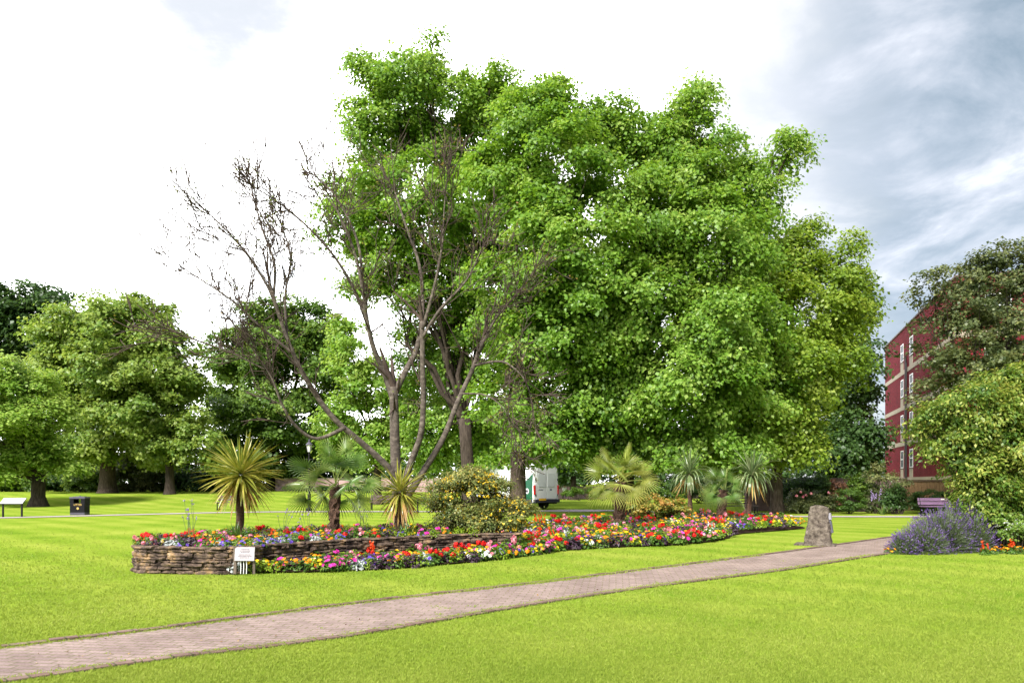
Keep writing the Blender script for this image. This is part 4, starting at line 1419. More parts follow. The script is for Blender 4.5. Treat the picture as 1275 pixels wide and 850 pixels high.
def put_plant(kn, loc, region, rnd, parts=True, scale=1.0):
    kv = KINDS[kn]
    fm, bm_ = rnd.choice(PROTO[kn])
    lab = f'{kv[8]} {region}'
    grp = f'{kv[8]}s {region}'
    o = bpy.data.objects.new(kn, None)
    o.empty_display_size = 0.1
    COL.objects.link(o)
    link('foliage', fm, o)
    if bm_ is not None:
        link('blossoms', bm_, o)
    o['label'] = lab
    o['category'] = 'flower plant' if bm_ is not None else 'foliage plant'
    o['group'] = grp
    o.location = loc
    o.rotation_euler = (rnd.uniform(-0.12, 0.12), rnd.uniform(-0.12, 0.12), rnd.uniform(-0.9, 0.9))
    sc_ = scale * rnd.uniform(0.85, 1.2)
    o.scale = (sc_, sc_, sc_ * rnd.uniform(0.9, 1.15))
    return o


def plant_region(poly, zfun, spacing, region, seed, weights, avoid=(), keep=None, scale=1.0):
    rnd = random.Random(seed)
    xs_ = [p[0] for p in poly]
    ys_ = [p[1] for p in poly]
    names = list(weights)
    ws_ = [weights[k_] for k_ in names]
    y = min(ys_)
    n_ = 0
    row = 0
    last = {}
    while y < max(ys_):
        sp_ = spacing(y)
        x = min(xs_) + (row % 2) * sp_ * 0.5
        prev = None
        while x < max(xs_):
            xx, yy = x + rnd.uniform(-0.3, 0.3) * sp_, y + rnd.uniform(-0.3, 0.3) * sp_
            x += sp_
            if not in_poly(np.array([xx]), np.array([yy]), poly)[0]:
                continue
            if any((xx - a[0]) ** 2 + (yy - a[1]) ** 2 < a[2] ** 2 for a in avoid):
                continue
            if keep and not keep(xx, yy):
                continue
            kn = prev if (prev and rnd.random() < 0.28) else rnd.choices(names, ws_)[0]
            prev = kn
            put_plant(kn, (xx, yy, zfun(xx, yy)), region, rnd, scale=scale)
            n_ += 1
        y += sp_ * 0.86
        row += 1
    return n_


W_ = {k_: v[9] for k_, v in KINDS.items()}
avoid_u = [(*on_soil(298, 15.0, 0)[:2], 0.22), (*on_soil(415, 16.0, 0)[:2], 0.25), (*on_soil(496, 16.3, 0)[:2], 0.25), (float(hb[0]), 17.4, 0.95), (-0.2, 16.9, 0.45)]
nu = plant_region(UPPER_POLY, lambda x, y: 0.415, lambda y: 0.25 if y < 15.5 else 0.3, 'in the raised bed behind the stone wall', 1, W_, avoid_u, keep=lambda x, y: x < -0.5, scale=0.95)
nl_ = plant_region(LOWER_POLY, lambda x, y: 0.03, lambda y: 0.2, 'in the narrow strip below the stone wall', 2, W_, [(0.1, 16.6, 0.2)], scale=1.15)
nr_ = plant_region(RIGHT_POLY, lambda x, y: 0.03 + 0.12 * min(1, max(0, (y - 18) / 6)), lambda y: 0.25 if y < 19 else 0.31 if y < 23 else 0.37, 'in the broad bed around the pale fan palm', 3, W_,
                   [(*on_soil(771, 23.5, 0)[:2], 0.3), (*on_soil(816, 27, 0)[:2], 0.95), (*on_soil(860, 28.5, 0)[:2], 0.2), (*on_soil(896, 27, 0)[:2], 0.25), (*on_soil(931, 27.5, 0)[:2], 0.2), (-0.2, 16.9, 0.5)], scale=1.3)
print('bedding plants', nu, nl_, nr_)

# ------------------------------------------------------------------ lavender, climber and pergola on the right
rg = np.random.default_rng(140)
LVY = 17.3
lavb = (float((1168 - 637.5) / F * LVY), LVY, 0.0)
lv = thing('lavender_bush', 'large mounded lavender bush in purple flower at the edge of the brick path', 'bush', lavb)
M['lav_leaf'] = leaf_mat('leaf_lavender', (0.04, 0.065, 0.03), (0.085, 0.115, 0.055), (0.17, 0.20, 0.11), 0.2)
M['lav_fl'] = leaf_mat('petal_lavender', (0.06, 0.032, 0.13), (0.12, 0.062, 0.23), (0.24, 0.14, 0.38), 0.15)
Q, T, QF, TF = [], [], [], []
cents = [(1147, 16.8, 0.62, 0.68), (1174, 17.2, 0.74, 0.98), (1198, 17.5, 0.66, 1.16), (1126, 16.6, 0.36, 0.46), (1164, 17.8, 0.7, 0.85), (1214, 17.0, 0.45, 0.85)]
for (px, Y, r_, h_) in cents:
    n_ = int(1500 * r_)
    c0 = np.array(((px - 637.5) / F * Y, Y, 0.0))
    d = rand_dir(rg, n_)
    d[:, 2] = np.abs(d[:, 2])
    tip = c0 + d * np.array((r_, r_, h_)) * rg.uniform(0.82, 1.1, (n_, 1))
    a = c0 + (tip - c0) * 0.55
    ax = nrm(tip - a)
    sd_ = nrm(np.cross(ax, rand_dir(rg, n_)))
    wq = 0.004
    Q.append(np.stack([a - sd_ * wq, a + sd_ * wq, tip + sd_ * wq, tip - sd_ * wq], 1))
    T.append(rg.normal(0.6, 0.15, n_))
    nf = n_ * 3
    dl = rand_dir(rg, nf)
    dl[:, 2] = np.abs(dl[:, 2])
    lp_ = c0 + dl * np.array((r_, r_, h_)) * rg.uniform(0.6, 0.9, (nf, 1))
    Q.append(leaf_quads(lp_, dl + rg.normal(0, 0.3, (nf, 3)), rand_dir(rg, nf), rg.uniform(0.05, 0.10, nf), rg.uniform(0.008, 0.016, nf)))
    T.append(rg.normal(0.5, 0.2, nf))
    m_ = rg.random(n_) < 0.5
    tip, ax = tip[m_], ax[m_]
    for j in range(5):
        k_ = len(tip)
        QF.append(leaf_quads(tip + ax * (j * 0.016 - 0.02) + rg.normal(0, 0.004, (k_, 3)), ax + rg.normal(0, 0.5, (k_, 3)), rand_dir(rg, k_), np.full(k_, 0.026), np.full(k_, 0.02)))
        TF.append(rg.normal(0.45, 0.22, k_))
quads('foliage', np.concatenate(Q), M['lav_leaf'], np.concatenate(T), lv, origin=lavb)
quads('blossoms', np.concatenate(QF), M['lav_fl'], np.concatenate(TF), lv, origin=lavb)

M['oak'] = noise_mat('pergola_oak', [(0.3, (0.06, 0.045, 0.035)), (0.7, (0.15, 0.115, 0.09))], scale=5, stretch=(3, 3, 0.6), rough=0.9, bump=0.4)
px0, py0 = (1224 - 637.5) / F * 17.9, 17.9
pg = thing('pergola', 'dark wooden pergola of posts and beams carrying the leafy climber', 'pergola', (px0, py0, 0))
for (x, y) in ((0, 0), (2.4, -0.3), (1.75, 2.6), (4.15, 2.3)):
    mb = MB()
    mb.box((x, y, 1.35), (0.15, 0.15, 2.74))
    mb.build('post', M['oak'], pg, bevel=0.01)
for (a, b) in (((0, 0), (2.4, -0.3)), ((1.75, 2.6), (4.15, 2.3)), ((0, 0), (1.75, 2.6)), ((2.4, -0.3), (4.15, 2.3))):
    mb = MB()
    dx, dy = b[0] - a[0], b[1] - a[1]
    zz_ = 2.81 if abs(dx) > abs(dy) else 2.965
    mb.box(((a[0] + b[0]) / 2, (a[1] + b[1]) / 2, zz_), (math.hypot(dx, dy) + 0.6, 0.09, 0.15), 0, Matrix.Rotation(math.atan2(dy, dx), 3, 'Z'))
    mb.build('beam', M['oak'], pg, bevel=0.008)
vb = (px0 + 0.5, py0 + 0.4, 0.0)
rg = np.random.default_rng(141)
vt = thing('climbing_vine', 'big light green climber smothering the wooden pergola beside the lavender', 'climber', vb)
VY = 17.6
vl = px_lobes([(1215, 512, 46, 34, 0.3), (1250, 500, 44, 40, 0.6), (1290, 510, 44, 60, 0.8), (1175, 516, 34, 12, 0.2), (1150, 524, 18, 7, 0.2), (1180, 540, 36, 20, 0.4), (1168, 556, 16, 9, 0.2), (1225, 555, 36, 34, 0.3), (1262, 565, 40, 50, 0.0), (1222, 600, 24, 40, -0.1), (1208, 560, 26, 34, 0.0), (1222, 630, 16, 22, -0.2), (1258, 625, 34, 44, 0.2), (1212, 605, 12, 34, 0.0), (1238, 640, 18, 26, 0.0), (1290, 600, 34, 70, 0.3), (1262, 478, 20, 14, 0.4), (1200, 498, 30, 14, 0)], VY)
Qv, Tv, CLv = foliage(rg, vl, 0.10, cover=2.6, clump=0.32, droop=0.7, spray=0.4, nl=12, wl=0.55, shell=0.55, tint_sd=0.24, tint_mean=0.47, zmin=0.03)
quads('foliage', Qv, M['lf_vine'], Tv, vt, origin=vb)
mb = MB()
for (c, cc) in CLv:
    for i in rg.permutation(len(cc))[:5]:
        a = np.array(vb) + np.array((rg.uniform(-0.4, 1.2), rg.uniform(-0.5, 0.6), -0.05))
        mb.tube(bent(a, cc[i], rg, 6, sag=-0.05, wob=0.07), [0.03, 0.026, 0.022, 0.018, 0.014, 0.01, 0.007], 5, cap=False)
mb.build('stems', M['bark'], vt, smooth=True, world=True)
# orange flowers and white shrub at its foot
rnd = random.Random(9)
for i in range(13):
    px = rnd.uniform(1226, 1300)
    y = rnd.uniform(16.2, 16.9)
    put_plant('orange_marigold' if i % 3 else 'scarlet_salvia', ((px - 637.5) / F * y, y, 0.0), 'at the foot of the leafy climber', rnd, scale=1.0)
for px, py in ((1107, 688), (1113, 690), (1109, 685)):
    g_ = G(px, py)
    put_plant('orange_marigold', (float(g_[0]), float(g_[1]), 0), 'at the path side tip of the lavender', rnd, scale=0.75)
b0 = ((1256 - 637.5) / F * 16.9, 16.9, 0.0)
t, lb, rg = bush('flowering_bush', 'small bush with white flowers below the leafy climber', b0, 16.9, [(1254, 658, 18, 12), (1272, 655, 16, 14)], M['lf_olive'], 0.06, 142, clump=0.2, cover=2.0)
dd = rand_dir(rg, 60)
dd[:, 2] = np.abs(dd[:, 2])
dd[:, 1] = -np.abs(dd[:, 1])
cc = np.repeat(np.concatenate([c + dd[i * 30:(i + 1) * 30] * r for i, (c, r, _) in enumerate(lb)]), 4, 0) + rg.normal(0, 0.012, (240, 3))
quads('blossoms', leaf_quads(cc, rand_dir(rg, 240), rand_dir(rg, 240), np.full(240, 0.035), np.full(240, 0.03)), PW, rg.random(240), t, origin=b0)


# ------------------------------------------------------------------ red brick building
M['brick'] = brick_mat('crimson_brick', (0.22, 0.018, 0.03), (0.12, 0.013, 0.022), (0.10, 0.03, 0.033), 0.225, 0.075, 0.009, bump=0.3)
M['band'] = noise_mat('cream_stone', [(0.3, (0.30, 0.24, 0.185)), (0.7, (0.40, 0.33, 0.26))], scale=3, rough=0.85)
M['white_paint'] = flat_mat('white_paint', (0.75, 0.75, 0.74), rough=0.4, var=0.04)
M['glass'] = noise_mat('window_glass', [(0.35, (0.02, 0.025, 0.03)), (0.65, (0.07, 0.085, 0.1))], scale=0.7, rough=0.45, spec=0.05)
M['pipe'] = flat_mat('black_pipe', (0.02, 0.016, 0.016), rough=0.5)
M['coping'] = flat_mat('dark_coping', (0.10, 0.06, 0.05), rough=0.8)
corner = np.array((34.3, 68.0))
ud = nrm(np.array((-0.323, -1.0)))      # along the long wall, towards the camera
LEN = 23.5 * math.hypot(0.323, 1.0)
bd = thing('apartment_building', 'crimson brick apartment block with cream bands and white windows', 'building', (float(corner[0]), float(corner[1]), 0), math.atan2(ud[1], ud[0]))
# local frame: +x along the long wall towards the camera, -y out of the wall (towards -X world), +y into the block
TOP = 13.9
# outward is to the left when looking along... outward normal must face the camera side (-X): rotate ud by -90deg
DEP = 11.0
sgn = 1.0
nloc = np.array((-ud[1], ud[0]))        # local +y in world
if nloc[0] < 0:
    sgn = -1.0                          # +y points out of the wall
IN = -1.0 if sgn < 0 else 1.0           # direction (local y) into the block


def by(a):
    return a * IN


mb = MB()
mb.box((LEN / 2, by(DEP / 2), TOP / 2), (LEN, DEP, TOP))
mb.build('wall', M['brick'], bd)
for zb in (10.3, 7.42, 4.54, 1.66):
    mb = MB()
    mb.box((LEN / 2, by(DEP / 2), zb + 0.16), (LEN + 0.06, DEP + 0.06, 0.34))
    mb.build('stone_band', M['band'], bd)
mb = MB()
mb.box((LEN / 2, by(DEP / 2), TOP + 0.06), (LEN + 0.16, DEP + 0.16, 0.12))
mb.build('roof_edge', M['coping'], bd)
sc1 = math.hypot(0.323, 1.0)


def window(x0, x1, z0, z1, face='long'):
    f = MB()
    fr = 0.07

    def bx(u0, u1, za, zb_, o0, o1, mb_):
        if face == 'long':
            mb_.box(((u0 + u1) / 2, by(-(o0 + o1) / 2), (za + zb_) / 2), (u1 - u0, abs(o1 - o0), zb_ - za))
        else:
            mb_.box((LEN + (o0 + o1) / 2, by((u0 + u1) / 2), (za + zb_) / 2), (abs(o1 - o0), u1 - u0, zb_ - za))
    bx(x0, x0 + fr, z0, z1, 0, 0.014, f)
    bx(x1 - fr, x1, z0, z1, 0, 0.014, f)
    bx(x0 + fr, x1 - fr, z0, z0 + fr, 0, 0.014, f)
    bx(x0 + fr, x1 - fr, z1 - fr, z1, 0, 0.014, f)
    bx(x0 + fr, x1 - fr, (z0 + z1) / 2 - 0.035, (z0 + z1) / 2 + 0.035, 0, 0.016, f)
    wobj = f.build('window', M['white_paint'], bd)
    g_ = MB()
    bx(x0 + fr, x1 - fr, z0 + fr, z1 - fr, 0.0, 0.006, g_)
    g_.build('pane', M['glass'], wobj)
    s__ = MB()
    bx(x0 - 0.08, x1 + 0.08, z0 - 0.09, z0 - 0.003, 0, 0.05, s__)
    s__.build('sill', M['coping'], wobj)
    return bx


for zb in (10.3, 7.42, 4.54, 1.66):
    for (a, b) in ((7.1, 8.2), (10.5, 11.7)):
        bx = window(a * sc1, b * sc1, zb + 1.08, zb + 2.5)
        pn = MB()
        bx(a * sc1, b * sc1, zb + 0.335, zb + 0.985, 0, 0.02, pn)
        pn.build('spandrel_panel', M['band'], bd)
    for (a, b) in ((1.5, 2.9), (4.6, 6.0), (7.8, 9.2)):
        bx = window(a, b, zb + 1.08, zb + 2.5, 'end')
pp = MB()
pp.tube([(9.45 * sc1, by(-0.09), 0), (9.45 * sc1, by(-0.09), 6), (9.45 * sc1, by(-0.09), 11.6)], 0.07, 8)
pp.tube([(9.75 * sc1, by(-0.08), 0), (9.75 * sc1, by(-0.08), 11.0)], 0.045, 8)
pp.build('drainpipe', M['pipe'], bd)

# old wall along the back of the garden (right)
M['oldbrick'] = brick_mat('old_brick', (0.20, 0.115, 0.105), (0.14, 0.085, 0.085), (0.13, 0.10, 0.09), 0.225, 0.075, 0.012, bump=0.6)
ow = thing('garden_wall', 'old mauve brown brick wall along the back of the border', 'wall', (13.0, 41.2, 0))
mb = MB()
mb.box((4.4, 0, 0.86), (8.8, 0.34, 1.78))
mb.build('wall', M['oldbrick'], ow)
mb = MB()
mb.box((4.4, 0, 1.79), (8.86, 0.42, 0.08))
mb.build('coping', M['oldbrick'], ow, bevel=0.015)

M['fence_wood'] = noise_mat('fence_wood', [(0.3, (0.075, 0.04, 0.018)), (0.7, (0.20, 0.12, 0.055))], scale=4, stretch=(6, 1, 0.5), rough=0.9, bump=0.3)
M['fence_dark'] = noise_mat('fence_dark', [(0.3, (0.03, 0.018, 0.01)), (0.7, (0.085, 0.055, 0.03))], scale=4, stretch=(6, 1, 0.5), rough=0.9)
fe = thing('board_fence', 'brown vertical board fence below the red brick building', 'fence', (21.85, 41.6, 0))
mb = MB()
x = 0.02
while x < 7.0:
    w_ = 0.145
    mb.box((x + w_ / 2, RNG.uniform(-0.008, 0.008), 0.82 + RNG.uniform(-0.01, 0.01)), (w_ - 0.012, 0.022, 1.62))
    x += w_
mb.build('boards', M['fence_wood'], fe)
for z_ in (0.35, 0.85, 1.35):
    mb = MB()
    mb.box((3.5, 0.055, z_), (7.0, 0.05, 0.09))
    mb.build('rail', M['fence_dark'], fe)
mb = MB()
mb.box((3.5, -0.004, 1.69), (7.1, 0.12, 0.1))
mb.build('cap_rail', M['fence_dark'], fe)
for i in range(5):
    mb = MB()
    mb.box((0.0 + i * 1.74, 0.13, 0.83), (0.1, 0.09, 1.66))
    mb.build('post', M['fence_dark'], fe)

# distant pale pink wall across the park
M['pinkwall'] = brick_mat('pink_brick', (0.42, 0.25, 0.26), (0.36, 0.21, 0.22), (0.4, 0.34, 0.32), 0.45, 0.15, 0.02, bump=0.2)
for nm, x0, x1, y_, h_, lab in (('boundary_wall', 5.5, 15.5, 90.0, 1.55, 'far pale pink brick wall seen right of the white van'), ('boundary_wall', -23.0, -3.0, 72.0, 1.25, 'far pale pink brick wall seen behind the bare tree')):
    pw = thing(nm, lab, 'wall', (x0, y_, float(gz((x0 + x1) / 2, y_)) - 0.1))
    mb = MB()
    mb.box(((x1 - x0) / 2, 0, h_ / 2), (x1 - x0, 0.3, h_))
    mb.build('wall', M['pinkwall'], pw)
    mb = MB()
    mb.box(((x1 - x0) / 2, 0, h_ + 0.04), (x1 - x0 + 0.04, 0.38, 0.08))
    mb.build('coping', M['band'], pw)

# ------------------------------------------------------------------ benches
M['slat'] = noise_mat('bench_wood', [(0.3, (0.055, 0.035, 0.035)), (0.7, (0.12, 0.08, 0.075))], scale=5, stretch=(0.6, 5, 5), rough=0.7)
M['slat_p'] = noise_mat('bench_wood_purple', [(0.3, (0.10, 0.055, 0.10)), (0.7, (0.19, 0.11, 0.19))], scale=5, stretch=(0.6, 5, 5), rough=0.6)
M['iron'] = flat_mat('black_iron', (0.007, 0.0065, 0.008), rough=0.55, spec=0.2)
M['brass'] = flat_mat('plate', (0.6, 0.56, 0.45), rough=0.4)


def bench(label, loc, rotz, wid, wood, rails=((0.60, 0.12), (0.76, 0.13)), plate=False):
    t = thing('park_bench', label, 'bench', loc, rotz)
    for z_, h_ in rails:
        mb = MB()
        mb.box((0, 0.20 + (z_ - 0.45) * 0.22, z_), (wid, 0.035, h_), 0, Matrix.Rotation(R(-12), 3, 'X'))
        mb.build('back_slat', wood, t, bevel=0.006)
    for i in range(4):
        mb = MB()
        mb.box((0, -0.28 + i * 0.125, 0.44), (wid, 0.105, 0.035))
        mb.build('seat_slat', wood, t, bevel=0.006)
    for s_ in (-1, 1):
        mb = MB()
        x = s_ * (wid / 2 - 0.1)
        mb.box((x, -0.24, 0.21), (0.05, 0.05, 0.42))
        mb.box((x, 0.16, 0.21), (0.05, 0.05, 0.42))
        mb.box((x, -0.04, 0.40), (0.045, 0.35, 0.04))
        mb.tube([(x, 0.17, 0.40), (x, 0.225, 0.6), (x, 0.285, 0.84)], 0.022, 8)
        mb.box((x, -0.06, 0.025), (0.06, 0.52, 0.05))
        mb.build('leg_frame', M['iron'], t)
    if plate:
        mb = MB()
        mb.box((0.05, 0.247, 0.775), (0.16, 0.012, 0.05), 0, Matrix.Rotation(R(-12), 3, 'X'))
        mb.build('plate', M['brass'], t)
    return t


def gl(px, py):
    g_ = G(px, py)
    return (float(g_[0]), float(g_[1]), 0.0)


bench('dark wooden park bench partly hidden behind the biggest cordyline', gl(291, 634.6), R(3), 1.9, M['slat'])
bench('dark park bench behind the straw skirted cordyline', gl(482, 633.8), R(2), 2.0, M['slat'])
bench('slatted dark bench behind the small fan palm and drooping cordyline', gl(921, 640.5), R(0), 1.75, M['slat'], rails=((0.56, 0.06), (0.68, 0.06), (0.80, 0.07)))
bench('purple brown bench with a small plate beyond the lavender', gl(1176, 641.5), R(0), 2.3, M['slat_p'], rails=((0.58, 0.15), (0.76, 0.16)), plate=True)
# short dark post near the second bench
t = thing('bollard', 'slim dark post right of the bench behind the straw skirted cordyline', 'bollard', gl(520, 638))
mb = MB()
mb.lathe((0, 0, 0), [(0.065, -0.02), (0.065, 0.06), (0.045, 0.08), (0.042, 0.58), (0.055, 0.60), (0.055, 0.64), (0.03, 0.70), (0.0, 0.71)], 12)
mb.build('post', M['iron'], t, smooth=True)
t = thing('marker_post', 'stubby dark post with a pale top at the right tip of the flower bed', 'post', (10.35, 27.6, 0.0))
mb = MB()
mb.box((0, 0, 0.16), (0.13, 0.13, 0.36))
mb.build('post', M['oak'], t, bevel=0.01)
mb = MB()
mb.box((0.012, 0, 0.355), (0.15, 0.15, 0.025))
mb.build('cap', M['white_paint'], t, bevel=0.005)

# litter bin
M['binblack'] = flat_mat('bin_black', (0.006, 0.0055, 0.008), rough=0.6, spec=0.15)
M['bingrey'] = flat_mat('bin_grey', (0.07, 0.065, 0.09), rough=0.5, spec=0.2)
M['gold'] = flat_mat('gold_paint', (0.55, 0.36, 0.10), rough=0.4)
gb_ = gl(99.5, 640.6)
bn = thing('litter_bin', 'square black litter bin with gold lettering on the far path edge', 'litter bin', gb_, R(4))
mb = MB()
mb.box((0, 0, 0.345), (0.70, 0.52, 0.45))
mb.build('body', M['binblack'], bn, bevel=0.015)
mb = MB()
mb.box((0, 0, 0.06), (0.69, 0.51, 0.12))
mb.build('plinth', M['bingrey'], bn, bevel=0.008)
mb = MB()
for sx in (-1, 1):
    for sy in (-1, 1):
        mb.box((sx * 0.26, sy * 0.235, 0.68), (0.18, 0.05, 0.215))
    mb.box((sx * 0.325, 0, 0.68), (0.05, 0.42, 0.215))
mb.build('hood', M['binblack'], bn)
mb = MB()
mb.box((0, 0, 0.835), (0.74, 0.56, 0.09))
mb.box((0, 0, 0.892), (0.5, 0.36, 0.025))
mb.lathe((0, 0, 0.90), [(0.06, 0), (0.05, 0.03), (0.0, 0.04)], 10)
mb.build('roof', M['bingrey'], bn, bevel=0.015)


def text(body, size, loc, rot, mat, parent, name='lettering', ext=0.004):
    cu = bpy.data.curves.new(name, 'FONT')
    cu.body = body
    cu.size = size
    cu.align_x = 'CENTER'
    cu.align_y = 'CENTER'
    cu.extrude = ext
    tmp = bpy.data.objects.new(name, cu)
    COL.objects.link(tmp)
    dg = bpy.context.evaluated_depsgraph_get()
    me = bpy.data.meshes.new_from_object(tmp.evaluated_get(dg))
    bpy.data.objects.remove(tmp)
    me.materials.clear()
    me.materials.append(mat)
    o = link(name, me, parent)
    o.location = loc
    o.rotation_euler = rot
    return o


text('LITTER', 0.125, (0.03, -0.264, 0.50), (R(90), 0, 0), M['gold'], bn)
mb = MB()
mb.lathe((0, 0, 0), [(0.055, 0), (0.055, 0.006), (0.035, 0.012)], 14)
em = mb.build('emblem', M['gold'], bn)
em.location = (0.03, -0.262, 0.32)
em.rotation_euler = (R(90), 0, 0)

# information board
ib = thing('information_board', 'white slanted information board on two black legs at the left path', 'sign', gl(15.5, 643.5), R(2))
for s_ in (-1, 1):
    mb = MB()
    mb.box((s_ * 0.42, 0.0, 0.30), (0.06, 0.06, 0.62))
    mb.build('leg', M['iron'], ib)
tilt = Matrix.Rotation(R(38), 3, 'X')
mb = MB()
mb.box((-0.02, 0.08, 0.735), (1.04, 0.42, 0.03), 0, tilt)
mb.build('frame', M['bingrey'], ib, bevel=0.006)
mb = MB()
mb.box(Vector((-0.02, 0.08, 0.735)) + tilt @ Vector((0, 0, 0.018)), (1.0, 0.38, 0.008), 0, tilt)
mb.build('panel', M['white_paint'], ib)

# lamp post
M['lampwhite'] = flat_mat('lantern_glass', (0.62, 0.62, 0.6), rough=0.25, var=0.05)
lpz = gl(385, 636.3)
la = thing('street_lamp', 'black lamp post with a white lantern behind the dark green fan palm', 'street lamp', lpz)
mb = MB()
mb.lathe((0, 0, 0), [(0.17, -0.02), (0.17, 0.12), (0.12, 0.18), (0.10, 0.22), (0.085, 0.85), (0.095, 0.88), (0.095, 0.94), (0.06, 1.0), (0.05, 2.5), (0.042, 3.05), (0.07, 3.08), (0.07, 3.12), (0.04, 3.16), (0.04, 3.26)], 14)
mb.tube([(-0.3, 0, 2.86), (0.3, 0, 2.86)], 0.016, 6)
mb.build('column', M['iron'], la, smooth=False)
mb = MB()
mb.lathe((0, 0, 3.26), [(0.085, 0), (0.15, 0.38)], 6)
mb.build('glass', M['lampwhite'], la)
mb = MB()
for j in range(6):
    a = 2 * math.pi * j / 6
    mb.tube([(0.087 * math.cos(a), 0.087 * math.sin(a), 3.26), (0.153 * math.cos(a), 0.153 * math.sin(a), 3.64)], 0.009, 4)
mb.lathe((0, 0, 3.63), [(0.19, 0), (0.19, 0.025), (0.10, 0.14), (0.05, 0.17), (0.035, 0.2), (0.05, 0.24), (0.03, 0.28), (0.012, 0.34), (0.0, 0.36)], 12)
mb.build('lantern_frame', M['bingrey'], la)

# plaque by the stone wall
pq = G(312, 713.2)
pt = thing('plaque_sign', 'small white plaque on a dark post against the stone wall', 'sign', (float(pq[0]), 12.68, 0.03), R(-2))
mb = MB()
mb.box((-0.155, 0.03, 0.235), (0.05, 0.05, 0.47))
mb.build('post', M['oak'], pt)
mb = MB()
mb.box((0.165, 0.045, 0.11), (0.04, 0.03, 0.23))
mb.build('post', M['oak'], pt)
mb = MB()
mb.box((0.02, 0.0, 0.34), (0.345, 0.018, 0.235), 0, Matrix.Rotation(R(-8), 3, 'X'))
mb.build('plate', flat_mat('weathered_white', (0.36, 0.33, 0.35), rough=0.6, var=0.1), pt, bevel=0.006)
M['faint'] = flat_mat('faded_lettering', (0.15, 0.12, 0.15))
mb = MB()
for i, (z_, l_) in enumerate(((0.42, 0.12), (0.395, 0.17), (0.37, 0.13), (0.33, 0.2), (0.305, 0.22), (0.28, 0.16))):
    x = -l_ / 2
    while x < l_ / 2:
        ww_ = random.uniform(0.014, 0.035)
        y = -0.0105 + (z_ - 0.34) * math.tan(R(8)) - 0.001
        mb.box((0.02 + x + ww_ / 2, y, z_), (ww_, 0.003, 0.011))
        x += ww_ + 0.008
mb.build('lettering', M['faint'], pt)
for x in (-0.06, -0.01, 0.04):
    mb = MB()
    mb.tube([(x, 0.02, 0.0), (x + 0.006, 0.02, 0.12), (x, 0.02, 0.24)], 0.008, 6)
    mb.build('stake', M['white_paint'], pt)  # metal stakes coloured white to imitate light reflecting off them

# boulder monument
M['granite'] = noise_mat('granite', [(0.34, (0.04, 0.03, 0.026)), (0.45, (0.105, 0.084, 0.068)), (0.55, (0.165, 0.135, 0.108)), (0.68, (0.25, 0.21, 0.17))], scale=10, rough=0.95, bump=1.0, bscale=30, spec=0.1, dist=0.05, detail=10)
M['slate'] = flat_mat('slate_plate', (0.075, 0.075, 0.10), rough=0.45)
M['greyplate'] = flat_mat('grey_plate', (0.24, 0.23, 0.26), rough=0.4)
bo = G(1024, 679)
bt_ = thing('memorial_boulder', 'rough standing granite boulder with two metal plates beside the brick path', 'monument', (float(bo[0]), float(bo[1]) + 0.25, 0.0), R(-27))
bm = bmesh.new()
bmesh.ops.create_cube(bm, size=1.0)
bmesh.ops.subdivide_edges(bm, edges=bm.edges, cuts=22, use_grid_fill=True)
for v in bm.verts:
    p = v.co.copy()
    zt = p.z + 0.5
    tp = 1.0 - 0.36 * zt
    x = p.x * 0.68 * tp + (0.03 * zt)
    y = p.y * 0.52 * (1.0 - 0.30 * zt)
    # rounded plan and chipped edges
    k_ = 1 - 0.10 * (abs(p.x * 2) ** 4) * (abs(p.y * 2) ** 4)
    x *= k_
    y *= k_
    z_ = zt * 1.02 - 0.02 + 0.03 * (abs(p.x * 2) ** 3) * (-1 if zt > 0.5 else 0) - 0.05 * max(0, p.x) * (1 if zt > 0.9 else 0)
    q = Vector((x * 3.2, y * 3.2, z_ * 3.2))
    dn = mnoise.fractal(q, 1.0, 2.0, 5) * 0.028 + mnoise.noise(q * 3.1) * 0.014 + mnoise.noise(q * 5.3) * 0.006
    nv = Vector((x, y, 0.0))
    if nv.length > 1e-4:
        nv.normalize()
    v.co = Vector((x, y, z_)) + nv * dn * (1 if 0.02 < zt else 0) + Vector((0, 0, (mnoise.noise(q * 1.7) * 0.025) if zt > 0.97 else 0))
me = bpy.data.meshes.new('stone')
bm.to_mesh(me)
bm.free()
me.materials.append(M['granite'])
link('stone', me, bt_)
tl = Matrix.Rotation(R(-9), 3, 'Y')
mb = MB()
mb.box((0.262, -0.02, 0.73), (0.10, 0.22, 0.17), 0, tl)
mb.build('upper_plate', M['greyplate'], bt_, bevel=0.012)
mb = MB()
mb.box((0.300, -0.02, 0.47), (0.07, 0.19, 0.31), 0, tl)
mb.build('lower_plate', M['slate'], bt_, bevel=0.008)
mb = MB()
mb.box((-0.06, -0.05, 0.012), (0.98, 0.72, 0.045))
mb.build('base_slab', M['granite'], bt_, bevel=0.012)

# ------------------------------------------------------------------ van
M['vanwhite'] = noise_mat('van_white', [(0.3, (0.74, 0.75, 0.77)), (0.7, (0.82, 0.83, 0.84))], scale=1.5, rough=0.25, spec=0.5)
M['vanpanel'] = flat_mat('van_blank_window', (0.66, 0.68, 0.71), rough=0.2, var=0.03)
M['vandark'] = flat_mat('van_plastic', (0.025, 0.025, 0.04), rough=0.5)
M['vangreen'] = flat_mat('van_green', (0.008, 0.10, 0.05), rough=0.3, var=0.05)
M['red_lens'] = flat_mat('red_lens', (0.6, 0.02, 0.02), rough=0.2, var=0.08)
M['plate_y'] = flat_mat('yellow_plate', (0.75, 0.42, 0.02), rough=0.4, var=0.04)
M['tyre'] = flat_mat('tyre', (0.015, 0.015, 0.016), rough=0.85)
M['rim'] = flat_mat('steel_rim', (0.35, 0.35, 0.37), rough=0.4, metal=0.6)
vg = G(683, 634.5)
